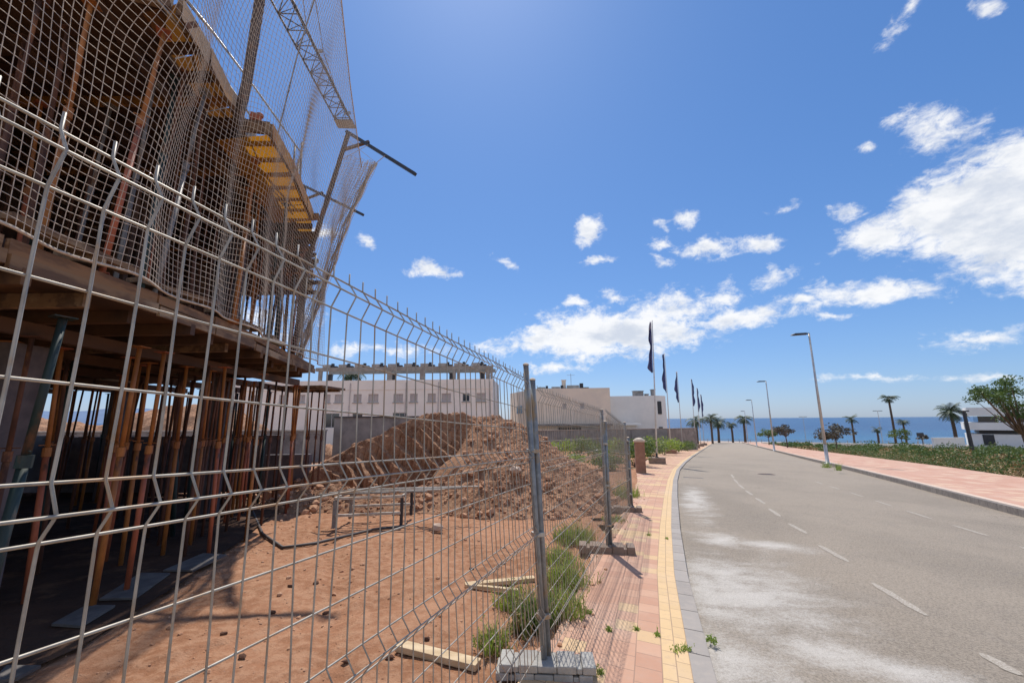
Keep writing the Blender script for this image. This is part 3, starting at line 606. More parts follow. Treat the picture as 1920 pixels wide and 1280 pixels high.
# small outer platform beyond the corner
t = thing('platform', (-4.9, 10.3, ter(-4.9, 10.3)), 'small grey plank platform beyond the far corner of the lower deck', 'platform')
b = MB(); b.box((-5.15, 10.5, 2.44), (1.3, 1.1, .05), -.1); b.build('deck_board', M['timber'], t); b = MB(); b.beam((-5.8, 10.1, 2.385), (-4.5, 9.95, 2.385), .07, .05); b.beam((-5.8, 10.9, 2.385), (-4.5, 10.75, 2.385), .07, .05); b.build('bearer', M['timber'], t)
# upper level props
def uprop(kind, u0, v0, u1, v1, lbl):
    A = onh(u0, v0, ZL1+.02); B = onh(u1, v1, ZU0-.13); A = Vector((A.x, A.y)); B = Vector((B.x, B.y)); prop(kind, A.x, A.y, ZL1, ZU0-.135, lbl, GU, lean=(B.x-A.x, B.y-A.y))
uprop('red', 190, 512, 308, 62, 'long orange-red prop leaning against the edge of the upper deck behind the net')
uprop('grey', 288, 556, 384, 172, 'pale grey prop leaning under the upper deck edge behind the net')
uprop('green', 262, 548, 330, 150, 'dark green prop beside the long orange-red one on the lower deck')
uprop('orange', 438, 600, 480, 300, 'orange-red prop under the yellow corner of the upper formwork')
for j, xx in enumerate((-4.1, -4.7, -5.4, -6.2, -7.1, -8.0, -9.4, -11)):
    y = 3.0+.25*(j % 4)
    while y < 13.6:
        x = xx+rs.uniform(-.2, .2)-.28*max(0, y-7.0)*(1 if xx > -6 else .4); yy = y+rs.uniform(-.2, .2)
        if x < xin(UE, max(yy, 3.71))-.15 and yy > 3.6-(-3.6-x)*.34 and (x < xin(LE, yy)-.15) and yy < 11.5:
            k = pick((.55, .14, .05, .12, .14)); prop(k, x, yy, ZL1, ZU0-.135, labu[k], GU, lean=(rs.gauss(0, .08), rs.gauss(0, .08)))
        y += rs.uniform(.5, .85)
# ------------------------------------------------------------------ guard rails on the upper deck
t = thing('guard_rail', (-4.2, 8.2, ZU0+.2), 'two-bar guard rail running along the edge of the upper deck against the sky', 'guard rail')
ra = [(-2.62+-.75, 2.9, 6.72), (-3.9, 5.6, 6.74), (-4.22, 7.75, 6.75)]; rb = [(-3.2, 2.6, 7.3), (-3.88, 5.6, 7.28), (-4.2, 7.75, 7.3)]
RA = [at(270, -25, 3.2), at(400, 118, 4.9), at(470, 218, 6.1), at(557, 322, 7.9)]; RB = [at(320, -35, 3.1), at(400, 62, 4.5), at(480, 168, 6.1), at(562, 283, 7.9)]
for pts in (RA, RB):
    b = MB(); b.tube(pts, .017, 6); b.build('rail', M['galv'], t, True)
for (u, v0, v1, Y) in ((553, 385, 272, 7.9), (566, 390, 268, 8.0), (560, 392, 300, 8.2)):
    b = MB(); b.tube([at(u-6, v0, Y), at(u, v1, Y)], .022, 6); b.build('upright', M['greyprop'], t, True)
b = MB(); A = at(540, 210, 6.6); b.tube([at(592, -10, 6.8), at(556, 110, 6.8), at(520, 255, 6.8)], .014, 5); b.build('sling_rope', M['greyprop'], t)
cl = thing('rail_clamp', at(478, 225, 6.0), 'rust-red clamp with dark bracket on the upper deck rail beside the mast', 'clamp')
b = MB(); c = at(480, 222, 6.0); b.box(c, (.16, .14, .12), .5); b.lathe(c+Vector((.06, 0, .05)), [(.05, -.03), (.06, 0), (.05, .03)], 10); b.build('clamp_body', M['redprop'], cl, bevel=.01)
b = MB(); b.beam(at(472, 215, 6.0), at(474, 246, 6.0), .05, .06); b.box(at(482, 230, 6.0), (.05, .05, .08)); b.build('bracket', M['dark'], cl)
# ------------------------------------------------------------------ net masts (gallows)
def mast(pts, r, label, arm=None, brace=None, ar=.04):
    t = thing('net_mast', pts[0], label, 'net mast', 'steel masts carrying the safety net')
    b = MB(); 
    for a_, b_ in zip(pts, pts[1:]): b.beam(a_, b_, r*1.7, r*1.7, up=Vector((0, 1, 0)))
    b.build('upright', M['mast'], t)
    if arm: b = MB(); b.beam(arm[0], arm[1], ar*1.6, ar*1.6); b.build('arm', M['dark'], t)
    if brace: b = MB(); b.beam(brace[0], brace[1], ar*1.3, ar*1.3); b.build('brace', M['mast'], t)
    return t
mast([at(444, 232, 5.15), at(462, 160, 5.1), at(492, -30, 4.9)], .055, 'thick brown mast rising from the upper deck edge behind the net')
mast([at(548, 668, 9.0), at(583, 470, 9.0), at(654, 248, 9.0)], .045, 'brown mast leaning outward with the longest arm reaching into the sky', (at(650, 247, 9.0), at(779, 327, 8.4)), (at(641, 282, 9.0), at(692, 266, 8.8)), .045)
mast([at(572, 560, 12.0), at(569, 470, 12), at(571, 350, 12.0)], .05, 'farther brown mast with a shorter arm below the longest one', (at(569, 348, 12.0), at(681, 403, 11.2)), (at(571, 374, 12.0), at(605, 361, 11.8)), .045)
for k, (u, v, L) in enumerate(((578, 442, .7), (586, 405, .55), (578, 492, .5), (585, 530, .7), (578, 548, .6))):
    t = thing('cut_beam_end', at(u, v, 9.6), 'dark beam end beside the long-armed mast, %s' % ('second from the top of five', 'highest of five', 'third from the top of five', 'fourth from the top of five', 'lowest of five')[k], 'beam end', 'beam ends poking out beside the mast')
    b = MB(); P = at(u, v, 9.6+.05*k); b.beam(P-Vector((L, 0, 0)), P+Vector((.12+.03*k, 0, 0)), .09, .12 if k < 2 else .08); b.build('beam_end', M['ply'], t)
# ladder seen at the corner
t = thing('ladder', at(535, 670, 8.6), 'steel ladder standing on the lower deck corner behind the net', 'ladder')
A, B = at(540, 664, 8.6), at(553, 520, 8.6); o_ = Vector((.26, 0, 0))
for q in (Vector(), o_):
    b = MB(); b.tube([A+q, B+q], .018, 6); b.build('side_rail', M['greyprop'], t, True)
b = MB()
for k in range(1, 9): p = A.lerp(B, k/9); b.tube([p, p+o_], .012, 5)
b.build('rungs', M['greyprop'], t)
# ------------------------------------------------------------------ safety net
NS = 156; NT_ = 82
def net_pt(i, j):
    s = i/NS; q = j/NT_                       # s along the street front, q from foot to head
    y0 = .1+s*9.1
    bx = xin(LE, y0)+.09; foot = Vector((bx, y0, ZL1+.0))
    ytop = .1+s*8.6
    tx = lerp([(0, -1.95), (3, -2.2), (5, -2.62), (7, -3.15), (8.7, -3.5)], ytop); tz = lerp([(0, 8.6), (3, 8.7), (5, 8.6), (7, 8.1), (8.7, 7.45)], ytop)
    head = Vector((tx, ytop, tz))
    p = foot.lerp(head, q)
    sag = math.sin(math.pi*q)
    p.x += .16*sag*math.sin(y0*2.3+1.2)*1.0-.28*sag+.06*math.sin(y0*6.1+q*4)*(1-q)
    p.y += .10*sag*math.sin(y0*1.7+q*3.0)-.12*math.exp(-((y0-3.9)/.25)**2)*sag+.12*math.exp(-((y0-4.4)/.25)**2)*sag
    p.z += .22*sag*math.sin(y0*1.35+.6)-.10*(1-q)*math.exp(-((q-.15)/.12)**2)*abs(math.sin(y0*1.9))
    p += Vector((noise.noise((s*9, q*6, 0)), noise.noise((s*9, q*6, 4)), noise.noise((s*9, q*6, 8))))*.10*sag
    return p
def net_tubes(P, ni, nj, r, b, skip=None):
    for i in range(ni+1):
        b.tube([P[i][j] for j in range(nj+1)], r, 3, cap=False)
    for j in range(nj+1):
        b.tube([P[i][j] for i in range(ni+1)], r, 3, cap=False)
P = [[net_pt(i, j) for j in range(NT_+1)] for i in range(NS+1)]
net = thing('safety_net', P[NS//2][0], 'pale rope safety net draped over the whole front of the unfinished building', 'safety net')
b = MB(); net_tubes(P, NS, NT_, .0030, b); b.build('front_mesh', M['rope'], net, True)
# net returning round the far corner to the second mast, gathered into a thick hem
CE = [at(u, v, Y) for u, v, Y in ((560, 690, 9.3), (585, 610, 9.1), (625, 500, 8.9), (660, 400, 8.8), (705, 306, 8.75))]
CI = [at(u, v, Y) for u, v, Y in ((545, 640, 11.5), (560, 560, 11.5), (580, 480, 11.6), (600, 400, 11.6), (640, 290, 9.2))]
def pl(pts, q):
    q *= len(pts)-1; k = min(int(q), len(pts)-2); return pts[k].lerp(pts[k+1], q-k)
n1, n2 = 22, 80
Q = []
for i in range(n1+1):
    f = (i/n1)**1.9; row = []
    for j in range(n2+1):
        p = pl(CE, j/n2).lerp(pl(CI, j/n2), f); p += Vector((math.sin(i*1.9)*.03, math.sin(i*1.3)*.04, math.sin(j*.8)*.02)); row.append(p)
    Q.append(row)
b = MB(); net_tubes(Q, n1, n2, .0045, b); b.build('side_mesh', M['rope'], net, True)
b = MB(); hv = [pl(CE, j/90) for j in range(91)]; dn = [(pl(CI, j/90)-pl(CE, j/90)).normalized() for j in range(91)]
HP = [[hv[j]+dn[j]*(.035*i)+Vector((-.022*i, .02*math.sin(i*2+j*.3), .012*math.sin(i+j*.9))) for j in range(91)] for i in range(9)]
net_tubes(HP, 8, 90, .0055, b); b.build('gathered_edge', M['net_hem'], net, True)
for k in range(4):
    b = MB(); b.tube([pl(CE, j/30)+Vector((-.05*k+.02*math.sin(j*1.3+k), .03*k, .01*math.sin(j+k*2))) for j in range(31)], .013 if k else .02, 6); b.build('hem_cord', M['net_hem'], net, True)
b = MB(); b.tube([P[i][NT_] for i in range(0, NS+1, 4)], .012, 5); b.build('head_rope', M['rope'], net, True)
b = MB(); b.tube([P[i][0] for i in range(0, NS+1, 2)], .012, 5); b.build('foot_rope', M['rope'], net, True)
b = MB(); b.tube([at(705, 306, 8.75), at(722, 292, 8.6)], .008, 4); b.tube([at(642, 255, 9), at(706, 306, 8.8)], .006, 4); b.tube([at(690, 272, 8.7), at(640, 300, 9)], .006, 4); b.build('tie_cord', M['rope'], net)
# ------------------------------------------------------------------ crane jib
Yj = 28; E0 = at(636, 238, Yj); zj = E0.z; E1 = at(652, 236, Yj)
N0 = onh(508, 0, zj); N1 = onh(560, 16, zj)
dL = (N0-E0); dR = (N1-E1)
w = 1.15
dirj = Vector((N0.x-E0.x, N0.y-E0.y, 0)).normalized(); sj = Vector((-dirj.y, dirj.x, 0))
if sj.x < 0: sj = -sj
t = thing('tower_crane', E0, 'dark lattice crane jib crossing the sky above the unfinished building', 'crane')
La = 22; A = E0; B = E0+sj*w; top = E0+sj*(w/2)+Vector((0, 0, 1.0))
b = MB(); b.tube([A, A+dirj*La], .06, 6); b.tube([B, B+dirj*La], .06, 6); b.tube([top, top+dirj*La], .06, 6)
b.build('chords', M['crane'], t, True)
b = MB(); k = 0; l = 0
while l < La-.9:
    a0, b0, c0 = A+dirj*l, B+dirj*l, top+dirj*(l+.5); a1, b1 = A+dirj*(l+1.0), B+dirj*(l+1.0)
    b.tube([a0, b0], .03, 4); b.tube([a0, b1] if k % 2 else [b0, a1], .03, 4); b.tube([a0, c0, a1], .03, 4); b.tube([b0, c0, b1], .03, 4); l += 1.0; k += 1
b.build('lattice', M['crane'], t)
b = MB(); b.box(A.lerp(B, .5)+dirj*.35, (1.35, .9, .12), math.atan2(sj.y, sj.x)); b.build('end_platform', M['cranegrey'], t)
b = MB(); b.tube([at(652, 232, Yj), at(607, 100, 24), at(588, -20, 21)], .03, 4); b.tube([at(575, 55, 22), at(566, -20, 20)], .03, 4); b.build('pendant_line', M['cranegrey'], t)
for u, v, Y in ((599, 96, 24), (652, 212, 28)):
    b = MB(); b.box(at(u, v, Y), (.42, .1, .22)); b.build('marker_plate', M['cranegrey'], t)
# ------------------------------------------------------------------ dirt mound
CR = [(-6.3, 10.6, .15), (-5.4, 11.1, .5), (-4.4, 11.9, 1.2), (-3.2, 12.5, 1.9), (-2.5, 12.8, 2.22), (-1.7, 12.9, 2.25), (-.9, 13.1, 2.2), (-.2, 13.1, 2.1), (.5, 12.9, 1.75), (1.2, 12.7, 1.25), (2.3, 12.4, .5)]
AP = [(-5.4, 9.7, .15), (-4.4, 9.9, .38), (-3.4, 9.9, .28), (-2.3, 9.9, .35), (-1.5, 10.3, .55), (-.7, 10.6, 1.0), (.2, 10.8, 1.1), (1.0, 11.0, .85), (1.6, 11.3, .5)]
def mound_h(x, y):
    h = 0
    wx = x+.25*noise.noise((x*1.1, y*1.1, 0)); wy = y+.25*noise.noise((x*1.1, y*1.1, 7))
    for ridge, cut in ((CR, True), (AP, False)):
        for (xa, ya, ha), (xb, yb, hb) in zip(ridge, ridge[1:]):
            for k in range(4):
                f = k/4; cx, cy, ch = xa+(xb-xa)*f, ya+(yb-ya)*f, ha+(hb-ha)*f
                dx, dy = wx-cx, wy-cy; d = math.hypot(dx*(2.3 if (dx < 0 and dy < 0 and cx > -1.6) else 1), dy)
                if cut and cx < -1.15: sl = 3.4 if dy < 0 and abs(dx) < -dy*2.2 else .66
                elif cut: sl = .72
                else: sl = .55
                h = max(h, ch-sl*max(0, d-.12))
    if h <= 0: return -.06
    fr = min(1, h*3)
    if -5.2 < x < -.9 and 11.0 < y < 12.55 and h > .45: return h+.07+.05*noise.noise((x*2, y*2, 3))+.02*noise.noise((x*9, y*9, 3))
    h += fr*(.15*noise.fractal((x*1.4, y*1.4, 3), .8, 2.2, 5)+.06*abs(noise.noise((x*5, y*5, 1)))+.05*noise.noise((x*11, y*11, 1))+.03*noise.noise((x*19, y*19, 4)))
    return h
b = MB(); grid(b, -7.6, 3.6, 8.6, 17, .055, lambda x, y: ter(x, y)-.03+mound_h(x, y))
md = thing('earth_mound', (-1.5, 12.5, ter(-1.5, 12.5)), 'big heap of excavated reddish earth with a shaded cut face behind the fence', 'earth mound')
b.build('heap', M['mound'], md)
b = MB(); rc = random.Random(11); n = 0
while n < 2300:
    x, y = rc.uniform(-6.6, 3.2), rc.uniform(8.7, 13.6); h = mound_h(x, y)
    if h < 0 and rc.random() > .12: continue
    if x < -1.3 and 10.6 < y < 12.9 and h > .4 and rc.random() > .06: continue
    r = rc.uniform(.014, .045) if rc.random() < .86 else rc.uniform(.05, .13)*rc.uniform(.6, 1)
    b.ico((x, y, ter(x, y)-.03+max(h, 0)+r*.25), r, (1, 1, .75), .3, rc); n += 1
tag(b.build('clods', M['clod'], md), kind='stuff')
for u, v, r in ((820, 992, .10), (968, 950, .13), (1010, 965, .08)):
    P_ = gnd(u, v); b = MB(); b.ico((P_.x, P_.y, ter(P_.x, P_.y)+r*.35+max(0, mound_h(P_.x, P_.y))), r, (1.2, 1, .8), .15, rc); o = b.build('boulder', M['rock'])
    tag(o, {820: 'pale rounded boulder lying alone at the foot of the heap', 968: 'larger boulder on the right of the heap near the post', 1010: 'small boulder just right of the near post'}[u], 'rock', 'boulders by the earth heap')
# smaller heaps far behind the scaffolding
def heap(cx, cy, w, dp, h, label):
    b = MB()
    def fz(x, y):
        k = max(0, 1-((x-cx)/w)**2-((y-cy)/dp)**2); return ter(x, y)-.15+h*k**.7+(.5*noise.fractal((x*.5, y*.5, cx), .8, 2, 5) if k > .02 else 0)
    grid(b, cx-w, cx+w, cy-dp, cy+dp, max(.25, w/40), fz); o = b.build('rubble_heap', M['mound']); tag(o, label, 'rubble heap')
heap(-24, 31, 7.5, 4, 3.6, 'broad pinkish rubble heap far behind the props, beyond the low wall')
heap(-13.3, 28.5, 2.4, 2, 1.2, 'low rubble heap behind the low wall, left of the big earth heap')
heap(-46, 38, 15, 5, 2.7, 'low tan heap at the far left behind the low wall')
# stones and scraps over the dirt
b = MB()
for k in range(1500):
    y = rc.uniform(2.4, 9); x = rc.uniform(-6, .8)
    if not okc(x, y): continue
    r = rc.choice([.004, .006, .009, .012]) if rc.random() < .95 else rc.uniform(.018, .035); b.ico((x, y, site_z(x, y)+r*.3), r, (1, 1, .7), .3, rc)
tag(b.build('stones', M['clod']), 'scattered crumbs of earth and stone on the bare site', 'stones', kind='stuff')
for k, (u, v) in enumerate(((545, 1095), (592, 1090), (612, 1135), (512, 1139), (885, 1063), (650, 1232), (730, 1225), (800, 1190), (420, 1180), (455, 1225))):
    P_ = gnd(u, v); b = MB(); b.ico((P_.x, P_.y, site_z(P_.x, P_.y)+.012), .026, (1.3, .8, .7), .35, rc); tag(b.build('clod_of_earth', M['darkclod']), 'dark clod of damp earth lying on the smooth orange dirt', 'clod', 'dark clods on the bare dirt')
# ------------------------------------------------------------------ things on the site
def plank(a, bq, w, h, label, mt='plank', z=.03):
    A, B = gnd(*a), gnd(*bq); b = MB(); A.z = site_z(A.x, A.y)+z; B.z = site_z(B.x, B.y)+z; b.beam(A, B, w, h); o = b.build('plank', M[mt], bevel=.004); tag(o, label, 'plank', 'planks lying on the dirt')
plank((748, 1208), (897, 1243), .10, .045, 'thick pale plank lying nearest the camera on the dirt')
plank((872, 1092), (1002, 1082), .09, .04, 'pale plank lying farther off beside the weeds')
plank((880, 1098), (975, 1103), .05, .035, 'narrow dark-sided batten crossing under the farther pale plank', 'plank', .02)
plank((178, 1170), (205, 1143), .04, .02, 'short pale batten in the shade at the foot of the orange prop')
def sheet(pts, label, mt='wetboard'):
    P_ = [gnd(*q) for q in pts]; b = MB(); lo = [(p.x, p.y, ter(p.x, p.y)+.02) for p in P_]; hi = [(x, y, z+.02) for x, y, z in lo]; n = len(lo)
    b.add(lo+hi, [tuple(range(n-1, -1, -1)), tuple(range(n, 2*n))]+[(i, (i+1) % n, n+(i+1) % n, n+i) for i in range(n)]); tag(b.build('board', M[mt]), label, 'board', 'boards lying in the shade under the deck')
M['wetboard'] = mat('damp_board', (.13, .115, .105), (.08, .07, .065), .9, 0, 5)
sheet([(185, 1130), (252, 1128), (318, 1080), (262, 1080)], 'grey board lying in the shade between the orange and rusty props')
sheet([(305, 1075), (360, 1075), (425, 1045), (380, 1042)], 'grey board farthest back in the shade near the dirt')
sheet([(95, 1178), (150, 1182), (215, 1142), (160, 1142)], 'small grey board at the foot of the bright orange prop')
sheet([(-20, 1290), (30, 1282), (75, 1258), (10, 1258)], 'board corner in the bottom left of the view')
t = thing('steel_rack', gnd(690, 985), 'grey tubular steel frame standing on the dirt in front of the earth heap', 'steel frame')
a0 = gnd(625, 990); a1 = gnd(752, 983); bk = Vector((.0, .75, 0)); hz = Vector((0, 0, .46))
L4 = [a0, a1, a0+bk, a1+bk]
for k, p in enumerate(L4):
    b = MB(); b.beam(p, p+hz, .05, .05); b.build('leg', M['dark'] if k % 2 else M['post'], t)
for p, q in ((a0+hz, a1+hz), (a0+bk+hz, a1+bk+hz), (a0+hz*.38, a1+hz*.38), (a0+hz, a0+bk+hz), (a1+hz, a1+bk+hz), (a0+bk+hz*.4, a1+bk+hz*.4)):
    b = MB(); b.beam(p+Vector((.0, 0, .03)), q+Vector((0, 0, .03)), .04, .04); b.build('bar', M['galv'], t)
for k in range(4):
    p = a0+hz+Vector((-.35+.1*k, .15+.17*k, .075)); b = MB(); b.tube([p, p+Vector((1.9+.2*k, .15, .02))], .02, 6); o = b.build('steel_bar', M['galv'] if k % 2 else M['greyprop']); tag(o, 'long loose steel bar lying across the grey frame, %s' % ('nearest the fence', 'second from the fence', 'third from the fence', 'farthest from the fence')[k], 'steel bar', 'loose bars on the grey frame')
b = MB(); pts = [(455, 905), (470, 950), (492, 1000), (530, 1026), (590, 1018), (650, 1004), (700, 992), (760, 985)]
b.tube([gnd(*q)+Vector((0, 0, .0)) for q in pts], .022, 8); tag(b.build('hose', M['hose'], smooth=True), 'black hose lying in a loose bend on the dirt by the steel frame', 'hose')
# grey boundary walls of the site
def wall(a, bq, h, th, mt, label, name='site_wall', cap=None, z0=-.2):
    A, B = Vector(a), Vector(bq); t = thing(name, (A.x, A.y, ter(A.x, A.y)), label, 'wall'); n = 6; b = MB()
    L = (B-A).length; ang = math.atan2(B.y-A.y, B.x-A.x)
    zt = max(ter(A.x, A.y), ter(B.x, B.y))+h; zb = min(ter(A.x, A.y), ter(B.x, B.y))+z0
    c = (A+B)/2; b.box((c.x, c.y, (zt+zb)/2), (L, th, zt-zb), ang); b.build('wall_body', M[mt], t)
    if cap: b = MB(); b.box((c.x, c.y, zt+.04), (L+.06, th+.1, .08), ang); b.build('coping', M[cap], t)
    return t
wall((-48, 27), (-11.2, 25.2), 1.15, .2, 'wallgrey', 'low grey wall crossing behind the props and heaps', cap='block')
wall((-11.3, 26.6), (-3.0, 27.4), 2.55, .25, 'wallgrey', 'taller grey wall behind the left end of the earth heap', cap='dark')
# ------------------------------------------------------------------ buildings
def facade(b, p0, dx, nrm, W, z0, z1, holes, dep=.18):
    xs = sorted({0, W}|{h[0] for h in holes}|{h[1] for h in holes}); zs = sorted({z0, z1}|{h[2] for h in holes}|{h[3] for h in holes})
    V = lambda x, z, o=0: (Vector(p0)+dx*x-nrm*o+Vector((0, 0, z)))
    for xa, xb in zip(xs, xs[1:]):
        for za, zb in zip(zs, zs[1:]):
            mx, mz = (xa+xb)/2, (za+zb)/2
            if any(h[0] < mx < h[1] and h[2] < mz < h[3] for h in holes): continue
            b.add([V(xa, za), V(xb, za), V(xb, zb), V(xa, zb)], [(0, 1, 2, 3)])
    for h in holes:
        a, c, e, f = h[:4]
        for q in (((a, e), (a, f)), ((a, f), (c, f)), ((c, f), (c, e)), ((c, e), (a, e))):
            b.add([V(*q[0]), V(*q[0], dep), V(*q[1], dep), V(*q[1])], [(0, 1, 2, 3)])
def building(name, p0, p1, zt, dep, mt, holes, label, kinds, cat='building', band=None):
    A, B = Vector((*p0, 0)), Vector((*p1, 0)); dx = (B-A).normalized(); W = (B-A).length; nrm = Vector((dx.y, -dx.x, 0)); z0 = ter(A.x, A.y)-1.2
    t = thing(name, (A.x, A.y, z0+1.0), label, cat); b = MB(); facade(b, A, dx, nrm, W, z0, zt, holes)
    bk = -nrm*dep; V = lambda p, z: p+Vector((0, 0, z))
    b.add([V(A, z0), V(A, zt), V(A+bk, zt), V(A+bk, z0)], [(0, 1, 2, 3)]); b.add([V(B, z0), V(B, zt), V(B+bk, zt), V(B+bk, z0)], [(3, 2, 1, 0)]); b.add([V(A+bk, z0), V(A+bk, zt), V(B+bk, zt), V(B+bk, z0)], [(0, 1, 2, 3)])
    b.build('wall', M[mt], t)
    b = MB(); c = (A+B+bk)/2; b.box((c.x, c.y, zt-.25), (W-.06, dep-.06, .1), math.atan2(dx.y, dx.x)); b.build('roof', M['conc'], t)
    for h, k in zip(holes, kinds):
        cx = A+dx*((h[0]+h[1])/2); w_, hh = h[1]-h[0], h[3]-h[2]; ang = math.atan2(dx.y, dx.x); zc = (h[2]+h[3])/2
        f = MB(); o = cx-nrm*.10
        for sx in (-1, 1): q = o+dx*(sx*(w_/2-.03)); f.box((q.x, q.y, zc), (.06, .07, hh-.002), ang)
        for sz in (-1, 1): f.box((o.x, o.y, zc+sz*(hh/2-.03)), (w_-.122, .07, .06), ang)
        if k in ('glass', 'shutter') and w_ > .8: f.box((o.x, o.y, zc), (.05, .065, hh-.124), ang)
        wn = f.build('window', M['frame' if k != 'darkglass' else 'dark'], t)
        q = cx-nrm*.15; g = MB(); g.box((q.x, q.y, zc), (w_-.01, .02, hh-.01), ang)
        if k == 'shutter':
            for r_ in range(int(hh/.12)): g.box((q.x+nrm.x*.016, q.y+nrm.y*.016, zc-hh/2+.08+r_*.12), (w_-.08, .012, .085), ang)
        g.build('shutter' if k == 'shutter' else 'pane', M['shutter' if k == 'shutter' else 'glass'], wn)
    return t, A, dx, nrm, W
# long white terrace building behind the heap
Yb = 48; A_ = at(430, 786, Yb+1.5); B_ = at(924, 786, Yb)
ztop = zrow(924, 710, Yb); W_ = (Vector((B_.x, B_.y))-Vector((A_.x, A_.y))).length
def xl(u): return (at(u, 786, Yb).x-A_.x)/(B_.x-A_.x)*W_
z_w0, z_w1 = zrow(800, 753, Yb), zrow(800, 737, Yb)
wins = [(600, 610), (618, 635), (655, 671), (684, 704), (733, 752), (765, 780), (799, 815), (826, 844), (866, 880), (893, 911), (508, 522), (545, 560), (455, 470)]
holes = [(xl(a_), xl(c_), z_w0, z_w1) for a_, c_ in wins]
gf0 = ter(A_.x, A_.y)
holes2 = [(xl(a_), xl(c_), z_w0-2.9, z_w0-1.2) for a_, c_ in ((600, 630), (655, 675), (733, 760))]
kinds = ['shutter']*len(wins); kinds[8] = 'glass'
wb, A3, dx3, n3, W3 = building('terrace_building', (A_.x, A_.y), (B_.x, B_.y), ztop, 9, 'white', holes+holes2, 'long off-white terrace block with shuttered windows behind the earth heap', kinds+['glass']*3)
ang3 = math.atan2(dx3.y, dx3.x)
b = MB(); q = A3+dx3*(W3/2)+n3*.02; b.box((q.x, q.y, zrow(800, 729, Yb)), (W3, .05, .06), ang3); b.build('string_course', M['beige'], wb)
zp = zrow(800, 689, Yb); b = MB()
q = A3+dx3*(W3*.5+xl(575)*.5)-n3*.3; LL = W3-xl(575); b.box((q.x, q.y, zp), (LL, .35, .42), ang3); q2 = q-n3*3.2; b.box((q2.x, q2.y, zp), (LL, .35, .42), ang3); b.build('pergola_beam', M['pergola'], wb)
for h in holes:
    q = A3+dx3*((h[0]+h[1])/2)+n3*.06; b = MB(); b.box((q.x, q.y, h[2]-.04), (h[1]-h[0]+.16, .14, .06), ang3); b.build('sill', M['conc'], wb)
for u in (648, 757, 820, 918):
    q = A3+dx3*xl(u)+n3*.07; b = MB(); b.tube([(q.x, q.y, ztop-.3), (q.x, q.y, gf0-.5)], .05, 6); b.build('downpipe', M['shutter'], wb)
for u, w_ in ((584, .4), (722, .55), (786, .5), (849, .3), (857, .3), (914, .45), (921, .25)):
    q = A3+dx3*xl(u)-n3*.3; b = MB(); b.box((q.x, q.y, (ztop+zp-.21)/2-.1), (w_, .3, zp-.21-ztop+.2), ang3); b.build('pergola_post', M['pergola'], wb)
def roof_unit(loc, ang, label, group, big=1.0, name='roof_heater'):
    t = thing(name, loc, label, 'roof heater', group)
    L = Vector(loc); b = MB(); c, s_ = math.cos(ang), math.sin(ang)
    b.box(L+Vector((-.35*c*big, -.35*s_*big, .18*big)), (.95*big, .6, .36*big), ang); b.build('casing', M['roofunit'], t)
    b = MB(); b.box(L+Vector((.5*c*big, .5*s_*big, .10*big)), (.7*big, .5, .2*big), ang); b.build('base_box', M['dark'], t)
    b = MB(); b.box(L+Vector((.3*c*big, .3*s_*big, .36*big)), (.28*big, .3, .3*big), ang); b.build('motor', M['dark'], t)
    return t
ords = ['leftmost', 'second from left', 'third from left', 'fourth from left', 'fifth from left', 'sixth from left', 'seventh from left', 'eighth from left', 'ninth from left', 'rightmost']
for k, u in enumerate((602, 634, 666, 700, 732, 764, 796, 831, 862, 897)):
    q = A3+dx3*xl(u)-n3*.4; roof_unit((q.x, q.y, zp+.212), ang3, 'grey roof unit on the pergola beam of the terrace block, %s of ten' % ords[k], 'roof units on the pergola beam')
for k, u in enumerate((596, 725, 841, 901)):
    q = A3+dx3*xl(u)-n3*1.2; b = MB(); b.box((q.x, q.y, ztop+.35), (.5, .5, .9), ang3); b.box((q.x, q.y, ztop+.83), (.62, .62, .06), ang3); b.build('chimney', M['dark'], wb)
# beige house
Y2 = 52; A_ = at(1000, 786, Y2); B_ = at(1146, 786, Y2-1); zt2 = zrow(1100, 728, Y2); W_ = (B_.to_2d()-A_.to_2d()).length
def xl2(u): return (at(u, 786, Y2-.5).x-A_.x)/(B_.x-A_.x)*W_
hs = [(xl2(1055.5), xl2(1063), zrow(1060, 767, Y2), zrow(1060, 756, Y2)), (xl2(1088), xl2(1096), zrow(1060, 767, Y2), zrow(1060, 756, Y2)), (xl2(1045), xl2(1090), zrow(1060, 816, Y2), zrow(1060, 800, Y2))]
b2, A4, dx4, n4, W4 = building('beige_house', (A_.x, A_.y), (B_.x, B_.y), zt2, 11, 'beige', hs, 'beige two-storey house with two small windows right of the near post', ['shutter', 'shutter', 'glass'])
ang4 = math.atan2(dx4.y, dx4.x)
b = MB(); q = A4+dx4*(W4/2)+n4*.5; b.box((q.x, q.y, zrow(1060, 796, Y2)), (W4+.1, 1.0, .22), ang4); b.build('canopy', M['wallgrey'], b2)
b = MB(); C_ = at(957, 786, Y2+9); D_ = at(1001, 786, Y2); b.add([(C_.x, C_.y, -4), (D_.x, D_.y, -4), (D_.x, D_.y, zt2-.02), (C_.x, C_.y, zt2-.02)], [(0, 1, 2, 3)]); b.build('wing_wall', M['beige'], b2)
dw = (Vector((D_.x, D_.y, 0))-Vector((C_.x, C_.y, 0))).normalized(); nw = Vector((dw.y, -dw.x, 0)); f = MB(); cq = at(977, 768, Y2+5); pw = Vector((C_.x, C_.y, 0))+dw*4.2+nw*.03
f.box((pw.x, pw.y, cq.z), (2.4, .06, 1.1), math.atan2(dw.y, dw.x)); wn = f.build('window', M['frame'], b2); f = MB(); pw2 = pw+nw*.035
for k in (-1, 1): qq = pw2+dw*(k*.57); f.box((qq.x, qq.y, cq.z), (1.06, .03, .94), math.atan2(dw.y, dw.x))
f.build('pane', M['glass'], wn)
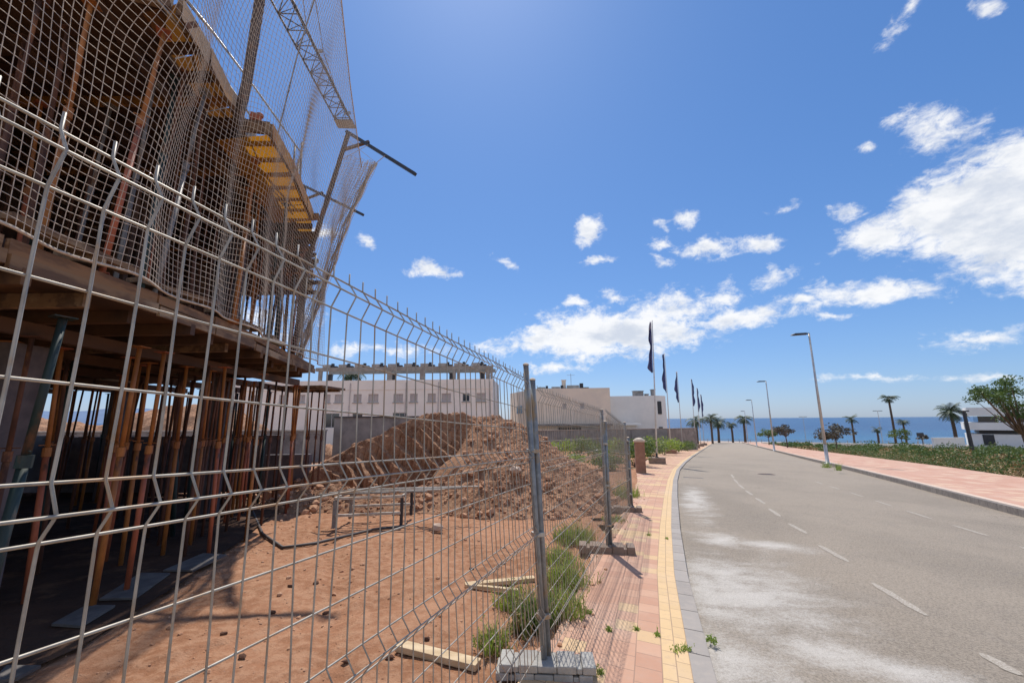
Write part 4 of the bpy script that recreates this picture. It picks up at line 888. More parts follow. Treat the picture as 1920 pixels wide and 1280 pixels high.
for k, (u, w_) in enumerate(((1022, 1.1), (1050, 1.2), (1085, 1.7))):
    q = at(u, 786, Y2+2); roof_unit((q.x, q.y, zt2-.05), ang4, 'solar heater on the roof of the beige house, %s of three' % ('left', 'middle', 'right')[k], 'heaters on the beige house roof', w_)
q = at(1059, 786, Y2+2.5); b = MB(); b.box((q.x, q.y, zt2+.5), (.55, .5, 1.5), ang4); b.box((q.x, q.y, zt2+1.28), (.7, .65, .07), ang4); b.build('chimney', M['beige'], b2)
t = thing('antenna', (at(1073, 786, Y2+2).x, Y2+2, zt2-.2), 'thin television antenna on the roof of the beige house', 'antenna'); q = at(1073, 786, Y2+2); b = MB(); b.tube([(q.x, q.y, zt2-.2), (q.x, q.y, zt2+2.1)], .03, 5); b.build('mast', M['bluepole'], t); b = MB(); b.tube([(q.x-.5, q.y, zt2+1.9), (q.x+.5, q.y, zt2+1.9)], .02, 4)
for k in range(5): b.tube([(q.x-.4+.2*k, q.y-.2, zt2+1.9), (q.x-.4+.2*k, q.y+.2, zt2+1.9)], .015, 4)
b.build('boom', M['bluepole'], t)
# cool white house with rounded corner
Y3 = 60; zt3 = zrow(1190, 743, Y3); pA = at(1146, 786, Y3-1).to_2d(); pB = at(1228, 786, Y3-2).to_2d(); 
t3 = thing('white_house', (pA.x, pA.y, ter(pA.x, pA.y)), 'cool white two-storey house with a rounded right corner and a slit window', 'house')
pts = [(pA.x, pA.y)]; 
cc = Vector((pB.x, pB.y+3.2)); pts += [(cc.x+2.6*math.sin(R(q)), cc.y-3.2*math.cos(R(q))) for q in range(0, 91, 10)]; pts += [(cc.x+2.6, cc.y+9), (pA.x, pA.y+9)]
b = MB(); n = len(pts); z0 = ter(*pA)-1
b.add([(x, y, z0) for x, y in pts]+[(x, y, zt3) for x, y in pts], [tuple(range(n, 2*n))]+[(i, (i+1) % n, n+(i+1) % n, n+i) for i in range(n)]); b.build('wall', M['white2'], t3)
for (u0, u1, v0, v1) in ((1234, 1240, 752, 776), (1147, 1150, 762, 771), (1232, 1243, 800, 806)):
    Yw = Y3-2.0 if u0 > 1200 else Y3-1; a0_ = at(u0, v1, Yw); a1_ = at(u1, v0, Yw); b = MB(); dd = .3 if u0 > 1200 else .05
    b.box(((a0_.x+a1_.x)/2, Yw+(.35 if u0 > 1228 and u0 < 1240 else .1), (a0_.z+a1_.z)/2), (a1_.x-a0_.x, dd*2, a1_.z-a0_.z)); wn = b.build('window', M['dark'], t3)
b = MB(); a0_ = at(1166, 805, Y3-4); a1_ = at(1201, 795, Y3-4); b.box(((a0_.x+a1_.x)/2, Y3-3, a1_.z), (a1_.x-a0_.x, 2.6, .22)); b.build('porch_roof', M['villa'], t3)
b = MB(); b.box(((a0_.x+a1_.x)/2, Y3-2.6, (a1_.z-.11+z0)/2), (a1_.x-a0_.x-.4, 1.0, a1_.z-.11-z0)); b.build('porch_wall', M['villa'], t3)
for (u, v, w_, h_) in ((1196, 738, 1.4, .8), (1224, 735, .45, 1.0), (1212, 741, .4, .35)):
    q = at(u, v, Y3+1); b = MB(); b.box((q.x, q.y, zt3+h_/2-.02), (w_, .8, h_)); b.box((q.x, q.y, zt3+h_+.03), (w_+.2, .95, .06)); b.build('chimney', M['wallgrey'], t3)
# villa on the right
Y4 = 70; t4 = thing('white_villa', (at(1822, 786, Y4).x, Y4, ter(at(1822, 786, Y4).x, Y4)), 'bright white modern villa with dark glazed bands behind the tree on the right', 'house')
def vb(u0, u1, v0, v1, mt, nm, dy=0, dp=8, par=t4):
    a0_, a1_ = at(u0, v1, Y4+dy), at(u1, v0, Y4+dy); b = MB(); b.box(((a0_.x+a1_.x)/2, Y4+dy+dp/2, (a0_.z+a1_.z)/2), (a1_.x-a0_.x, dp, a1_.z-a0_.z)); return b.build(nm, M[mt], par, bevel=0)
vb(1822, 1945, 763, 779, 'villa', 'roof_parapet', -.5, 9); vb(1826, 1940, 779.3, 790.7, 'glass', 'upper_glazing', .4); vb(1823, 1925, 791, 806, 'villa', 'balcony_front', -.6, 9); vb(1830, 1935, 806.3, 812, 'dark', 'shade_band', .3); vb(1826, 1940, 812.4, 846, 'villa', 'ground_wall', 0, 7)
vb(1842, 1852, 814, 834, 'dark', 'door', -.06, .05); vb(1872, 1892, 806.5, 811.5, 'glass', 'lower_window', .2, .05)
vb(1870, 1872, 779, 791, 'villa', 'mullion', .2, .1); vb(1852, 1853, 779, 791, 'villa', 'mullion', .2, .1)
t4.rotation_euler = (0, 0, -R(44))
gw = thing('garden_wall', (at(1780, 786, 66).x, 66, ter(at(1780, 786, 66).x, 66)), 'white garden wall left of the bright villa', 'wall')
a0_, a1_ = at(1752, 845, 66), at(1806, 821, 66); b = MB(); b.box(((a0_.x+a1_.x)/2, 66, (a0_.z+a1_.z)/2), (a1_.x-a0_.x, .3, a1_.z-a0_.z)); b.build('wall_body', M['villa'], gw); b = MB(); b.box(((a0_.x+a1_.x)/2, 66, a1_.z+.05), (a1_.x-a0_.x+.1, .4, .1)); b.build('coping', M['villa'], gw)
# boundary wall before the houses
WA = at(1008, 786, 47).to_2d(); WB = at(1248, 786, 52).to_2d(); WC = at(1302, 786, 55).to_2d()
def wall2(A, B, v_, Yv, mt, label, name):
    A, B = Vector((A.x, A.y, 0)), Vector((B.x, B.y, 0)); zt = zrow(1200, v_, Yv); zb = min(ter(A.x, A.y), ter(B.x, B.y))-.3; L = (B-A).length; ang = math.atan2(B.y-A.y, B.x-A.x); c = (A+B)/2
    t = thing(name, (A.x, A.y, ter(A.x, A.y)), label, 'wall'); b = MB(); b.box((c.x, c.y, (zt+zb)/2), (L, .3, zt-zb), ang); b.build('wall_body', M[mt], t)
    b = MB(); b.box((c.x, c.y, zt+.04), (L, .38, .08), ang); b.build('coping', M['stone'], t)
    d = (B-A).normalized()
    for k in range(1, int(L/4)): 
        q = A+d*(k*4)+Vector((d.y, -d.x, 0))*.17; b = MB(); b.box((q.x, q.y, (zt+zb)/2-.05), (.35, .12, zt-zb-.15), ang); b.build('pier', M[mt], t)
wall2(WA, WB, 805, 50, 'wallgrey', 'grey rendered boundary wall in front of the beige and white houses', 'boundary_wall')
wall2(WB+Vector((.02, 0)), WC, 804, 53, 'stone', 'brown stone boundary wall ending by the palms at the street', 'boundary_wall')
# brown pillar on the left pavement edge
P_ = gnd(1202, 886); t = thing('brick_pillar', P_, 'short brown pillar with a pale domed cap at the pavement edge', 'pillar')
b = MB(); b.box(P_+Vector((0, 0, .68)), (.42, .42, 1.36), -.2); b.build('shaft', M['brickpost'], t, bevel=.01); b = MB(); b.box(P_+Vector((0, 0, 1.40)), (.5, .5, .08), -.2); b.lathe(P_+Vector((0, 0, 1.44)), [(.22, 0), (.2, .05), (.12, .09), (.02, .11)], 14); b.build('cap', M['cap'], t, bevel=.01)
# ------------------------------------------------------------------ street lamps
def lamp_proto():
    root = bpy.data.objects.new('street_lamp', None); COL.objects.link(root)
    b = MB(); b.lathe((0, 0, 0), [(.14, 0), (.14, .02), (.10, .03), (.095, 1.1), (.09, 1.12)], 14); b.box((0, 0, .012), (.34, .34, .024)); b.build('base', M['lamp'], root, True)
    b = MB(); b.tube([(0, 0, 1.1), (0, 0, 8.0)], .085, 12, .05); b.build('pole', M['lamp'], root, True)
    b = MB(); b.tube([(.02, 0, 7.99), (-.35, 0, 7.99)], .045, 8); b.build('bracket', M['dark'], root, True)
    b = MB(); b.add([(-.12, -.13, 7.93), (-.12, .13, 7.93), (-.75, .15, 7.95), (-1.0, .09, 7.95), (-1.0, -.09, 7.95), (-.75, -.15, 7.95), (-.12, -.09, 8.05), (-.12, .09, 8.05), (-.72, .10, 8.07), (-.95, .05, 8.0), (-.95, -.05, 8.0), (-.72, -.10, 8.07)], [(0, 1, 2, 3, 4, 5), (6, 11, 10, 9, 8, 7), (0, 6, 7, 1), (1, 7, 8, 2), (2, 8, 9, 3), (3, 9, 10, 4), (4, 10, 11, 5), (5, 11, 6, 0)]); b.build('lamp_head', M['dark'], root, bevel=.01)
    b = MB(); b.box((-.62, 0, 7.938), (.5, .2, .015)); b.build('lens', M['glass'], root)
    return root
lp = lamp_proto()
for k, (s_, t_) in enumerate(((1552, 869), (1452, 845), (1419, 836), (122, 6.0))):
    o = lp if k == 0 else copy_tree(lp); x, y = gnd(s_, t_, .115).to_2d() if k < 3 else XY(s_, t_); o.location = (x, y, ter(x, y)+.115); o.rotation_euler = (0, 0, -AZ)
    tag(o, ('nearest and tallest looking street lamp on the right pavement', 'second street lamp along the right pavement', 'third street lamp along the right pavement', 'fourth and farthest street lamp, above the palm at the end of the street')[k], 'street lamp', 'street lamps along the right pavement')
for k, u in enumerate((1648, 1506)):
    P_ = col(u, 118 if k == 0 else 140); t = thing('double_lamp', P_, ('twin-headed promenade lamp between the tall palm and the small trees' if k == 0 else 'faint twin-headed promenade lamp near the middle of the sea'), 'street lamp', 'twin-headed promenade lamps'); hh = zrow(u, 770 if k == 0 else 781, P_.y)-P_.z
    b = MB(); b.tube([P_, P_+Vector((0, 0, hh))], .09, 6, .06); b.build('pole', M['lamp'], t)
    for sg in (-1, 1): b = MB(); b.box(P_+Vector((sg*.75, 0, hh)), (1.0, .3, .14)); b.build('lamp_head', M['dark'], t); 
    b = MB(); b.tube([P_+Vector((-.5, 0, hh)), P_+Vector((.5, 0, hh))], .05, 5); b.build('arm', M['lamp'], t)
# ------------------------------------------------------------------ flags
def flag(k, x, y, hgt, fl, w, label, ang, patch):
    z = ter(x, y); t = thing('flagpole', (x, y, z), label, 'flagpole', 'white flagpoles with navy flags along the left pavement')
    ln = .32 if k == 0 else .1; b = MB(); b.tube([(x, y, z+.3), (x+ln*.5, y, z+hgt*.5), (x+ln, y, z+hgt)], .055, 10, .03); b.build('pole', M['pole'], t, True)
    b = MB(); b.box((x, y, z+.16), (.95, .6, .42), -.25); b.build('planter_block', M['blockbrown'] if k != 1 else M['brickpost'], t, bevel=.015)
    b = MB(); b.lathe((x, y, z+.37), [(.11, 0), (.11, .04), (.065, .05), (.06, .25)], 10); b.build('socket', M['dark'], t)
    rf = random.Random(k*7+1); n = 26; m = 9; V = []; F = []
    ca, sa = math.cos(ang), math.sin(ang)
    for j in range(n+1):
        q = j/n; wid = w*(.35+.65*math.sin(min(1, q*1.3)*math.pi/2))*(1-.7*max(0, q-.84)/.16)*(.85+.28*math.sin(q*9+k*2)+.12*math.sin(q*23+k))
        for i in range(m+1):
            p = i/m; a_ = wid*p; fold = .09*math.sin(p*12+q*6+k)*(.3+p)
            lx = .06+a_*.8; ly = fold; V.append((x+ln*(1-q*fl/hgt)+lx*ca-ly*sa, y+lx*sa+ly*ca, z+hgt-.05-fl*q-.5*p*wid+.03*math.sin(p*9)))
    np_ = int(n*patch); F1 = []; F2 = []
    for j in range(n):
        for i in range(m): (F2 if j < np_ else F1).append((j*(m+1)+i, j*(m+1)+i+1, (j+1)*(m+1)+i+1, (j+1)*(m+1)+i))
    for nm, F, mt in (('flag', F1, 'navy'), ('pale_flag_top', F2, 'flagwhite')):
        if not F: continue
        b = MB(); b.add(V, F); o = b.build(nm, M[mt], t, True); so = o.modifiers.new('cloth', 'SOLIDIFY'); so.thickness = .008
    return t
fl_lab = ['nearest and tallest looking white flagpole with a furled navy flag', 'second flagpole from the camera, with a navy flag', 'third flagpole, its flag pale at the top', 'fourth flagpole with a plain navy flag above the stone wall end', 'fifth flagpole, slim navy flag', 'farthest flagpole in the row of six']
for k, (s_, t_, hg, fl, w, an, pt) in enumerate(((27.0, -3.60, 8.9, 3.3, .36, 2.9, .17), (43.5, -4.45, 9.8, 3.9, .42, 2.6, 0), (56.5, -4.40, 9.8, 3.9, .5, 3.0, .14), (66.5, -3.35, 10, 3.9, .5, .3, 0), (79, -3.2, 10, 4.1, .45, .1, 0), (92, -3.1, 10, 4.4, .55, .2, 0))):
    x, y = XY(s_, t_); flag(k, x, y, hg, fl, w, fl_lab[k], an, pt)
# ------------------------------------------------------------------ vegetation
def fronds(b, c, n, L, droop, rnd, wid=.22, up=.5, seg=6):
    for k in range(n):
        az_ = 2*math.pi*k/n+rnd.uniform(-.2, .2); el = rnd.uniform(-.35, 1.15)*up*1.3; Lk = L*rnd.uniform(.8, 1.1)
        d = Vector((math.cos(az_)*math.cos(el), math.sin(az_)*math.cos(el), math.sin(el))); side = Vector((-math.sin(az_), math.cos(az_), 0)); p = Vector(c); pts = [p.copy()]
        for s_ in range(seg):
            p = p+d*(Lk/seg); d = (d+Vector((0, 0, -droop/seg))).normalized(); pts.append(p.copy())
        for s_ in range(seg):
            a_, c_ = pts[s_], pts[s_+1]; w0 = wid*math.sin(math.pi*(s_+.6)/(seg+1.2)); 
            for sg in (-1, 1):
                for h_ in range(2):
                    f0 = a_.lerp(c_, h_*.5); f1 = a_.lerp(c_, h_*.5+.38); tip = f1+side*sg*w0*2.0+Vector((0, 0, -w0*1.1))+(c_-a_)*.45
                    b.add([f0, f1, tip], [(0, 1, 2)])
def palm(u, Y, vtop, label, r=1.0, trunk=.16, n=26, group='palm trees by the sea', mt='leafd', base=None, skirt=True):
    P_ = col(u, Y); hh = zrow(u, vtop, Y)-P_.z-.35*r; rnd = random.Random(int(u*3)); t = thing('palm_tree', P_, label, 'palm tree', group)
    top = P_+Vector((rnd.uniform(-.15, .15), 0, hh)); b = MB(); b.tube([P_-Vector((0, 0, .1)), P_.lerp(top, .5)+Vector((.08, 0, 0)), top], trunk*1.2, 9, trunk*.85); 
    for k in range(int(hh/.35)): q = P_.lerp(top, (k+.5)/max(1, int(hh/.35))); b.lathe(q, [(trunk*1.02, -.04), (trunk*1.22, 0), (trunk*1.0, .05)], 7)
    b.build('trunk', M['bark'], t)
    b = MB(); r *= rnd.uniform(.68, .88); fronds(b, top, n, r*1.5, rnd.uniform(1.2, 2.0), rnd, .24*r, rnd.uniform(.6, .9)); 
    if skirt: fronds(b, top-Vector((0, 0, .25)), n//3, r*.9, 2.4, rnd, .2*r, -.2)
    b.build('crown', M[mt], t)
    return t
palm(1672, 92, 741, 'tallest slim palm standing against the sky on the right', 1.6, .2, 24)
palm(1393, 128, 779, 'palm at the right end of the street, left of the second lamp', 2.3, .32, 24)
palm(1370, 132, 791, 'shorter palm in the middle of the street end', 1.9, .28, 22)
palm(1344, 122, 786, 'palm at the left end of the street beside the pavement', 2.4, .3, 24)
palm(1332, 104, 779, 'feathery palm nearer the flags at the left of the street end', 1.9, .22, 20)
palm(1304, 84, 782, 'small palm by the end of the brown stone wall', 1.7, .22, 18)
palm(1595, 104, 781, 'palm left of the twin-headed lamp', 1.5, .2, 20)
palm(1640, 100, 801, 'low palm under the twin-headed lamp', 1.2, .2, 18)
palm(1692, 96, 786, 'small palm just right of the tallest slim palm', 1.2, .18, 18)
palm(1785, 72, 765, 'bushy date palm left of the dark post', 1.9, .24, 34, skirt=False)
palm(652, 62, 688, 'palm crown showing between the pergola posts of the terrace block', 2.0, .2, 30)
def leafball(b, c, rx, ry, rz, n, ls, rnd, shell=.55):
    c = Vector(c)
    for k in range(n):
        d = Vector((rnd.gauss(0, 1), rnd.gauss(0, 1), rnd.gauss(0, 1))).normalized(); q = rnd.uniform(shell, 1.0)**.7
        p = c+Vector((d.x*rx*q, d.y*ry*q, d.z*rz*q)); a_ = Vector((rnd.gauss(0, 1), rnd.gauss(0, 1), rnd.gauss(0, .7))).normalized(); e_ = a_.orthogonal().normalized(); e_.rotate(mathutils.Quaternion(a_, rnd.random()*6))
        l_ = ls*rnd.uniform(.6, 1.3); b.add([p-a_*l_*.5, p+e_*l_*.28, p+a_*l_*.5, p-e_*l_*.28], [(0, 1, 2, 3)])
def tree(P_, hgt, cr, label, mt, name='small_tree', clumps=14, nl=90, ls=.14, seed=1, flat=.45, group=None, tr=.09, ncan=None):
    rnd = random.Random(seed); P_ = Vector(P_); t = thing(name, P_, label, 'tree', group); b = MB(); fork = P_+Vector((rnd.uniform(-.1, .1), 0, hgt*.45)); b.tube([P_-Vector((0, 0, .1)), P_.lerp(fork, .5)+Vector((.04, 0, 0)), fork], tr, 8, tr*.7)
    lf = MB(); tips = []
    for k in range(clumps):
        a_ = rnd.random()*6.283; q = math.sqrt(rnd.random()); tip = P_+Vector((math.cos(a_)*cr*q*.85, math.sin(a_)*cr*q*.85, hgt*(1-flat*.5)+hgt*flat*.45*rnd.uniform(-1, 1)*(1-q*.5)-.0)); mid = fork.lerp(tip, .5)+Vector((0, 0, .12*hgt*.3)); b.tube([fork, mid, tip], tr*.45, 5, tr*.12)
        leafball(lf, tip, cr*.36, cr*.36, cr*.24, nl, ls, rnd, .2)
    b.build('trunk', M['twig'], t); lf.build('crown', M[mt], t); return t
for k, (u, Y, vt, cr, mt, lb) in enumerate(((1436, 88, 803, 1.9, 'leafm', 'small round green tree between the first and second lamps'), (1470, 66, 795, 1.9, 'leafgrey', 'thin bare-looking tree beside the second lamp'), (1560, 56, 797, 2.3, 'leafgrey', 'straggly grey-green tree just right of the nearest lamp'), (1541, 62, 805, 1.2, 'leafgrey', 'small thin tree just left of the nearest lamp foot'), (1683, 88, 806, 2.3, 'leafm', 'dense round bush-like tree under the tallest palm'), (1722, 100, 812, 1.2, 'leafgrey', 'tiny tree in the gap left of the white garden wall'))):
    P_ = col(u, Y); tree(P_, zrow(u, vt, Y)-P_.z, cr, lb, mt, seed=20+k, clumps=12, nl=80, ls=.28, group='small trees along the sea front', tr=.10, flat=.55)
# big leafy tree at the right edge
P_ = col(1915, 27, .0); rnd = random.Random(5); tt = thing('leafy_tree', P_, 'broad leafy tree leaning in at the right edge before the villa', 'tree')
b = MB(); fk = P_+Vector((-.1, 0, 1.9)); b.tube([P_-Vector((0, 0, .1)), P_+Vector((.05, 0, 1)), fk], .14, 9, .10); lf = MB()
for k in range(64):
    u = rnd.uniform(1822, 2010); v_ = rnd.uniform(710, 784); 
    if (u < 1880 and v_ > 758) or (u < 1850 and (v_ > 748 or v_ < 728)) or (1850 < u < 1885 and v_ < 716): continue
    tip = at(u, v_, 27+rnd.uniform(-1.6, 1.6)); mid = fk.lerp(tip, .5)+Vector((0, 0, -.12)); b.tube([fk, mid, tip], .05, 5, .012); leafball(lf, tip, .58, .58, .34, 150, .15, rnd, .1)
b.build('trunk', M['twig'], tt); lf.build('crown', M['scrub'], tt)
# dark post with T head
P_ = col(1811, 58); t = thing('dark_post', P_, 'stout dark post with a short crossbar head left of the villa', 'post'); hh = zrow(1811, 771, 58)-P_.z
b = MB(); b.tube([P_, P_+Vector((-.05, 0, hh))], .25, 10, .2); b.build('shaft', M['dark'], t); b = MB(); b.box(P_+Vector((-.1, 0, hh+.05)), (1.3, .3, .16)); b.build('crossbar', M['dark'], t)
# scrub on the right (ground cover)
b = MB(); bd = MB(); rnd = random.Random(9)
for k in range(520):
    s_ = rnd.uniform(24, 118)**1.0; t_ = rnd.uniform(lerp(SWR, s_)+.9, 42 if s_ > 40 else 34); x, y = XY(s_, t_)
    if t_ > 30 and s_ < 70 and rnd.random() > .7: continue
    z = ter(x, y)-.15; r = rnd.uniform(.5, 1.3); hgt = r*rnd.uniform(.6, 1.0)*(1.0 if s_ < 70 else .7)
    dr = rnd.random() < .32; leafball(bd if dr else b, (x, y, z+hgt*(.25 if dr else .45)), r, r, hgt*(.6 if dr else 1), 210, .11+.0018*s_, rnd, .3)
# dense front fringe
for k in range(150):
    s_ = rnd.uniform(22, 62); t_ = lerp(SWR, s_)+rnd.uniform(.3, 3.0); x, y = XY(s_, t_); z = ter(x, y)-.1; r = rnd.uniform(.35, 1.0)*(1.35 if rnd.random() < .3 else 1); dry = rnd.random() < .25; leafball(bd if dry else b, (x, y, z+r*.25), r, r, r*(.3 if dry else .8), 230, .09, rnd, .2)
tag(b.build('scrub', M['scrub']), 'dense green scrub covering the ground beyond the right pavement', 'scrub', kind='stuff'); tag(bd.build('dry_scrub', M['scrubdry']), 'patches of dry brown brush among the green scrub on the right', 'scrub', kind='stuff')
# bushes beyond the fence on the left
bl = [(1040, 31, 1.5, 1.4, 'in front of the grey wall, leftmost'), (1085, 34, 1.6, 1.7, 'below the small window of the beige house'), (1120, 30, 1.3, 1.3, 'left of the middle fence post top'), (1160, 26, 1.2, 1.5, 'bright one behind the far fence post'), (1185, 23.5, 1.1, 1.5, 'beside the brown pillar on its left'), (1216, 33, 1.5, 1.6, 'just right of the brown pillar top'), (1240, 38, 1.6, 1.7, 'between the first and second flagpoles'), (1258, 43, 1.4, 1.4, 'at the foot of the second flagpole'), (1282, 50, 1.4, 1.2, 'at the foot of the third flagpole'), (1060, 24, 1.0, .6, 'low one on the rough ground behind the heap'), (1130, 21, .9, .6, 'low one on the rough ground left of the far post'), (1100, 40, 1.8, 1.4, 'farthest, against the grey boundary wall'), (1005, 36, 1.7, 1.2, 'half hidden by the near post')]
for k, (u, Y, r, h_, lb) in enumerate(bl):
    P_ = col(u, Y, -.05); rnd = random.Random(40+k); t = thing('bush', P_, 'green bush %s' % lb, 'bush', 'bushes on the rough ground behind the fence'); b = MB(); st = MB()
    for q in range(9): c = P_+Vector((rnd.uniform(-r, r)*.75, rnd.uniform(-r, r)*.75, h_*rnd.uniform(.3, .8))); leafball(b, c, r*.45, r*.45, h_*.33, 120, .15, rnd, .2); st.tube([P_, c], .02, 4, .008)
    b.build('foliage', M['leafm' if k % 3 else 'leafb'], t); st.build('stems', M['twig'], t)
# grasses and weeds at the fence
def weeds(u, v, r, h_, n, label, mt='leafb', seed=0, kind=True):
    P_ = gnd(u, v, .1 if u > 1500 else 0); rnd = random.Random(seed+int(u)); b0 = MB(); bq = MB()
    for k in range(int(n*.8)):
        a_ = rnd.random()*6.283; q = math.sqrt(rnd.random())*r*(.55+.75*abs(noise.noise((a_*1.5, u*.1, 0)))*1.6); x, y = P_.x+math.cos(a_)*q, P_.y+math.sin(a_)*q; z = ter(x, y)-.02+(.1 if u > 1500 else 0); az_ = rnd.random()*6.283; l_ = h_*(rnd.uniform(.25, 1.0) if rnd.random() < .88 else rnd.uniform(1.0, 1.7))*(1-.4*min(1, q/r)); ln = l_*rnd.uniform(.2, .8); w_ = rnd.uniform(.0025, .006)
        d = Vector((math.cos(az_), math.sin(az_), 0)); sd_ = Vector((-d.y, d.x, 0)); b = bq if rnd.random() < .16 else b0; p0 = Vector((x, y, z)); p1 = p0+d*ln*.35+Vector((0, 0, l_*.6)); p2 = p0+d*ln+Vector((0, 0, l_))
        b.add([p0-sd_*w_, p0+sd_*w_, p1+sd_*w_*.8, p1-sd_*w_*.8, p2], [(0, 1, 2, 3), (3, 2, 4)])
        if rnd.random() < .5:
            for m_ in range(3):
                c = p1.lerp(p2, rnd.random()); e_ = Vector((rnd.gauss(0, 1), rnd.gauss(0, 1), rnd.gauss(0, 1))).normalized()*.016; f_ = e_.orthogonal().normalized()*.006; b.add([c, c+e_*.5+f_, c+e_, c+e_*.5-f_], [(0, 1, 2, 3)])
    o = tag(b0.build('weed_clump', M[mt]), label, 'weeds', 'weed clumps growing at the fence line')
    if n > 250: bq.build('dry_stems', M['scrubdry'], o)
for k, w in enumerate(((1078, 1012, .42, .24, 1500, 'bright green weeds left of the middle fence post'), (1050, 1052, .26, .22, 700, 'weeds behind the near post at mid height'), (1058, 1092, .30, .26, 900, 'green weeds at the dirt edge right of the near post'), (1045, 1150, .24, .28, 900, 'tall yellow-green weeds right of the near double post'), (1000, 1172, .24, .26, 1000, 'thick dark weeds just behind the near double post'), (962, 1135, .2, .2, 500, 'sparse weeds beside the farther pale plank'), (925, 1210, .15, .16, 450, 'low weeds beside the end of the nearest plank'), (1172, 930, .5, .4, 700, 'tall weeds behind the far fence post'), (1150, 975, .3, .15, 300, 'low weeds in front of the far block'))):
    weeds(*w, mt='leafb' if k != 4 else 'leafm')
for k, (u, v, r) in enumerate(((1180, 1035, .05), (1216, 1003, .05), (1232, 1190, .03), (1103, 1148, .04), (1272, 1220, .06), (1288, 1218, .04), (1125, 1262, .04), (1335, 1198, .05), (1551, 876, .25), (1573, 881, .18), (1142, 1182, .025), (1194, 1180, .025), (1250, 1010, .03))):
    weeds(u, v, r, .06 if v > 900 else .45, 70 if v > 900 else 200, 'tiny weed tuft sprouting between the pavers, '+('beside the middle block', 'level with the middle block near the yellow strip', 'in the pink pavers near the bottom', 'left among the pavers near the near post', 'on the yellow strip near the bottom', 'touching the kerb on the yellow strip', 'at the right end of the pale stacked block', 'in the gutter below the kerb', 'at the foot of the nearest street lamp', 'in the kerb joint right of the nearest lamp', 'small one above the pale block', 'small one in the middle of the pink pavers', 'small one on the yellow strip further up')[k], seed=k)
# dirt spill and debris on the pavement left
b = MB(); rnd = random.Random(77)
for k in range(70):
    s_ = rnd.uniform(3.2, 12); t_ = lerp(SWL, s_)+abs(rnd.gauss(0, .12))+.02; x, y = XY(s_, t_); r = rnd.choice([.006, .01, .015, .022]); b.ico((x, y, ter(x, y)+r*.35), r, (1, 1, .6), .3, rnd)
tag(b.build('debris', M['clod']), 'crumbs of earth spilt along the inner edge of the pavement', 'debris', kind='stuff')
for k, (p0, p1, lb) in enumerate((((1108, 842), (1150, 880), 'white post lying on the rough ground beyond the heap'),)):
    A, B = gnd(*p0), gnd(*p1); A.z += .6; B.z += .15; b = MB(); b.beam(A, B, .12, .12); tag(b.build('fallen_post', M['villa'], bevel=.01), lb, 'post')
# promenade rail and low wall by the sea
x, y = XY(148, 5); t = thing('promenade_rail', (x, y, ter(x, y)), 'low pale railing along the sea front at the end of the street', 'railing')
b = MB(); r_ = MB()
for k in range(0, 95, 3):
    x, y = XY(149.5, -16+k); b.box((x, y, ter(x, y)+.5), (.14, .14, 1.0), -AZ)
for zz in (.55, .95):
    A, B = XY(149.5, -16), XY(149.5, 78); r_.tube([(*A, ter(*A)+zz), (*B, ter(*B)+zz)], .04, 5)
b.build('posts', M['bluepole'], t); r_.build('rails', M['bluepole'], t)
A, B = XY(100, 16), XY(100, 44); wall((A[0], A[1]), (B[0], B[1]), .7, .3, 'white', 'low white wall crossing behind the scrub near the sea', name='sea_front_wall')
# small signboard by the wall
P_ = col(1720, 92); t = thing('signboard', P_, 'small dark signboard before the sea, left of the white garden wall', 'sign'); hh = zrow(1720, 811, 92)-P_.z; b = MB(); b.box(P_+Vector((0, 0, hh-.4)), (1.5, .1, .8)); b.build('panel', M['dark'], t); b = MB(); b.tube([P_+Vector((-.6, .12, 0)), P_+Vector((-.6, .12, hh-.5))], .05, 5); b.tube([P_+Vector((.6, .12, 0)), P_+Vector((.6, .12, hh-.5))], .05, 5); b.build('legs', M['lamp'], t)
# ------------------------------------------------------------------ light, sky, camera
sv = Vector((-.13, 1.13, 2.0)).normalized()
sun = bpy.data.lights.new('sun', 'SUN'); sun.energy = 4.6; sun.angle = R(.55); sun.color = (1, .955, .88); so = bpy.data.objects.new('sun', sun); COL.objects.link(so); so.rotation_euler = sv.to_track_quat('Z', 'Y').to_euler()
w = bpy.data.worlds.new('World'); scene.world = w; w.use_nodes = True; t = NT(w.node_tree); bg = w.node_tree.nodes['Background']
sky = t.new('ShaderNodeTexSky', sky_type='NISHITA'); sky.sun_disc = False; sky.sun_elevation = math.asin(sv.z); sky.sun_rotation = math.atan2(sv.x, sv.y); sky.altitude = 0; sky.air_density = 1.0; sky.dust_density = .35; sky.ozone_density = 1.6
tc = t.new('ShaderNodeTexCoord'); dirv = tc.outputs['Generated']; sp = t.new('ShaderNodeSeparateXYZ'); t.put(sp.inputs[0], dirv)
az = t.m('ARCTAN2', sp.outputs[0], sp.outputs[1]); el = t.m('ARCSINE', sp.outputs[2])
def azel(u, v): d = ray(u, v).normalized(); return math.atan2(d.x, d.y), math.asin(d.z)
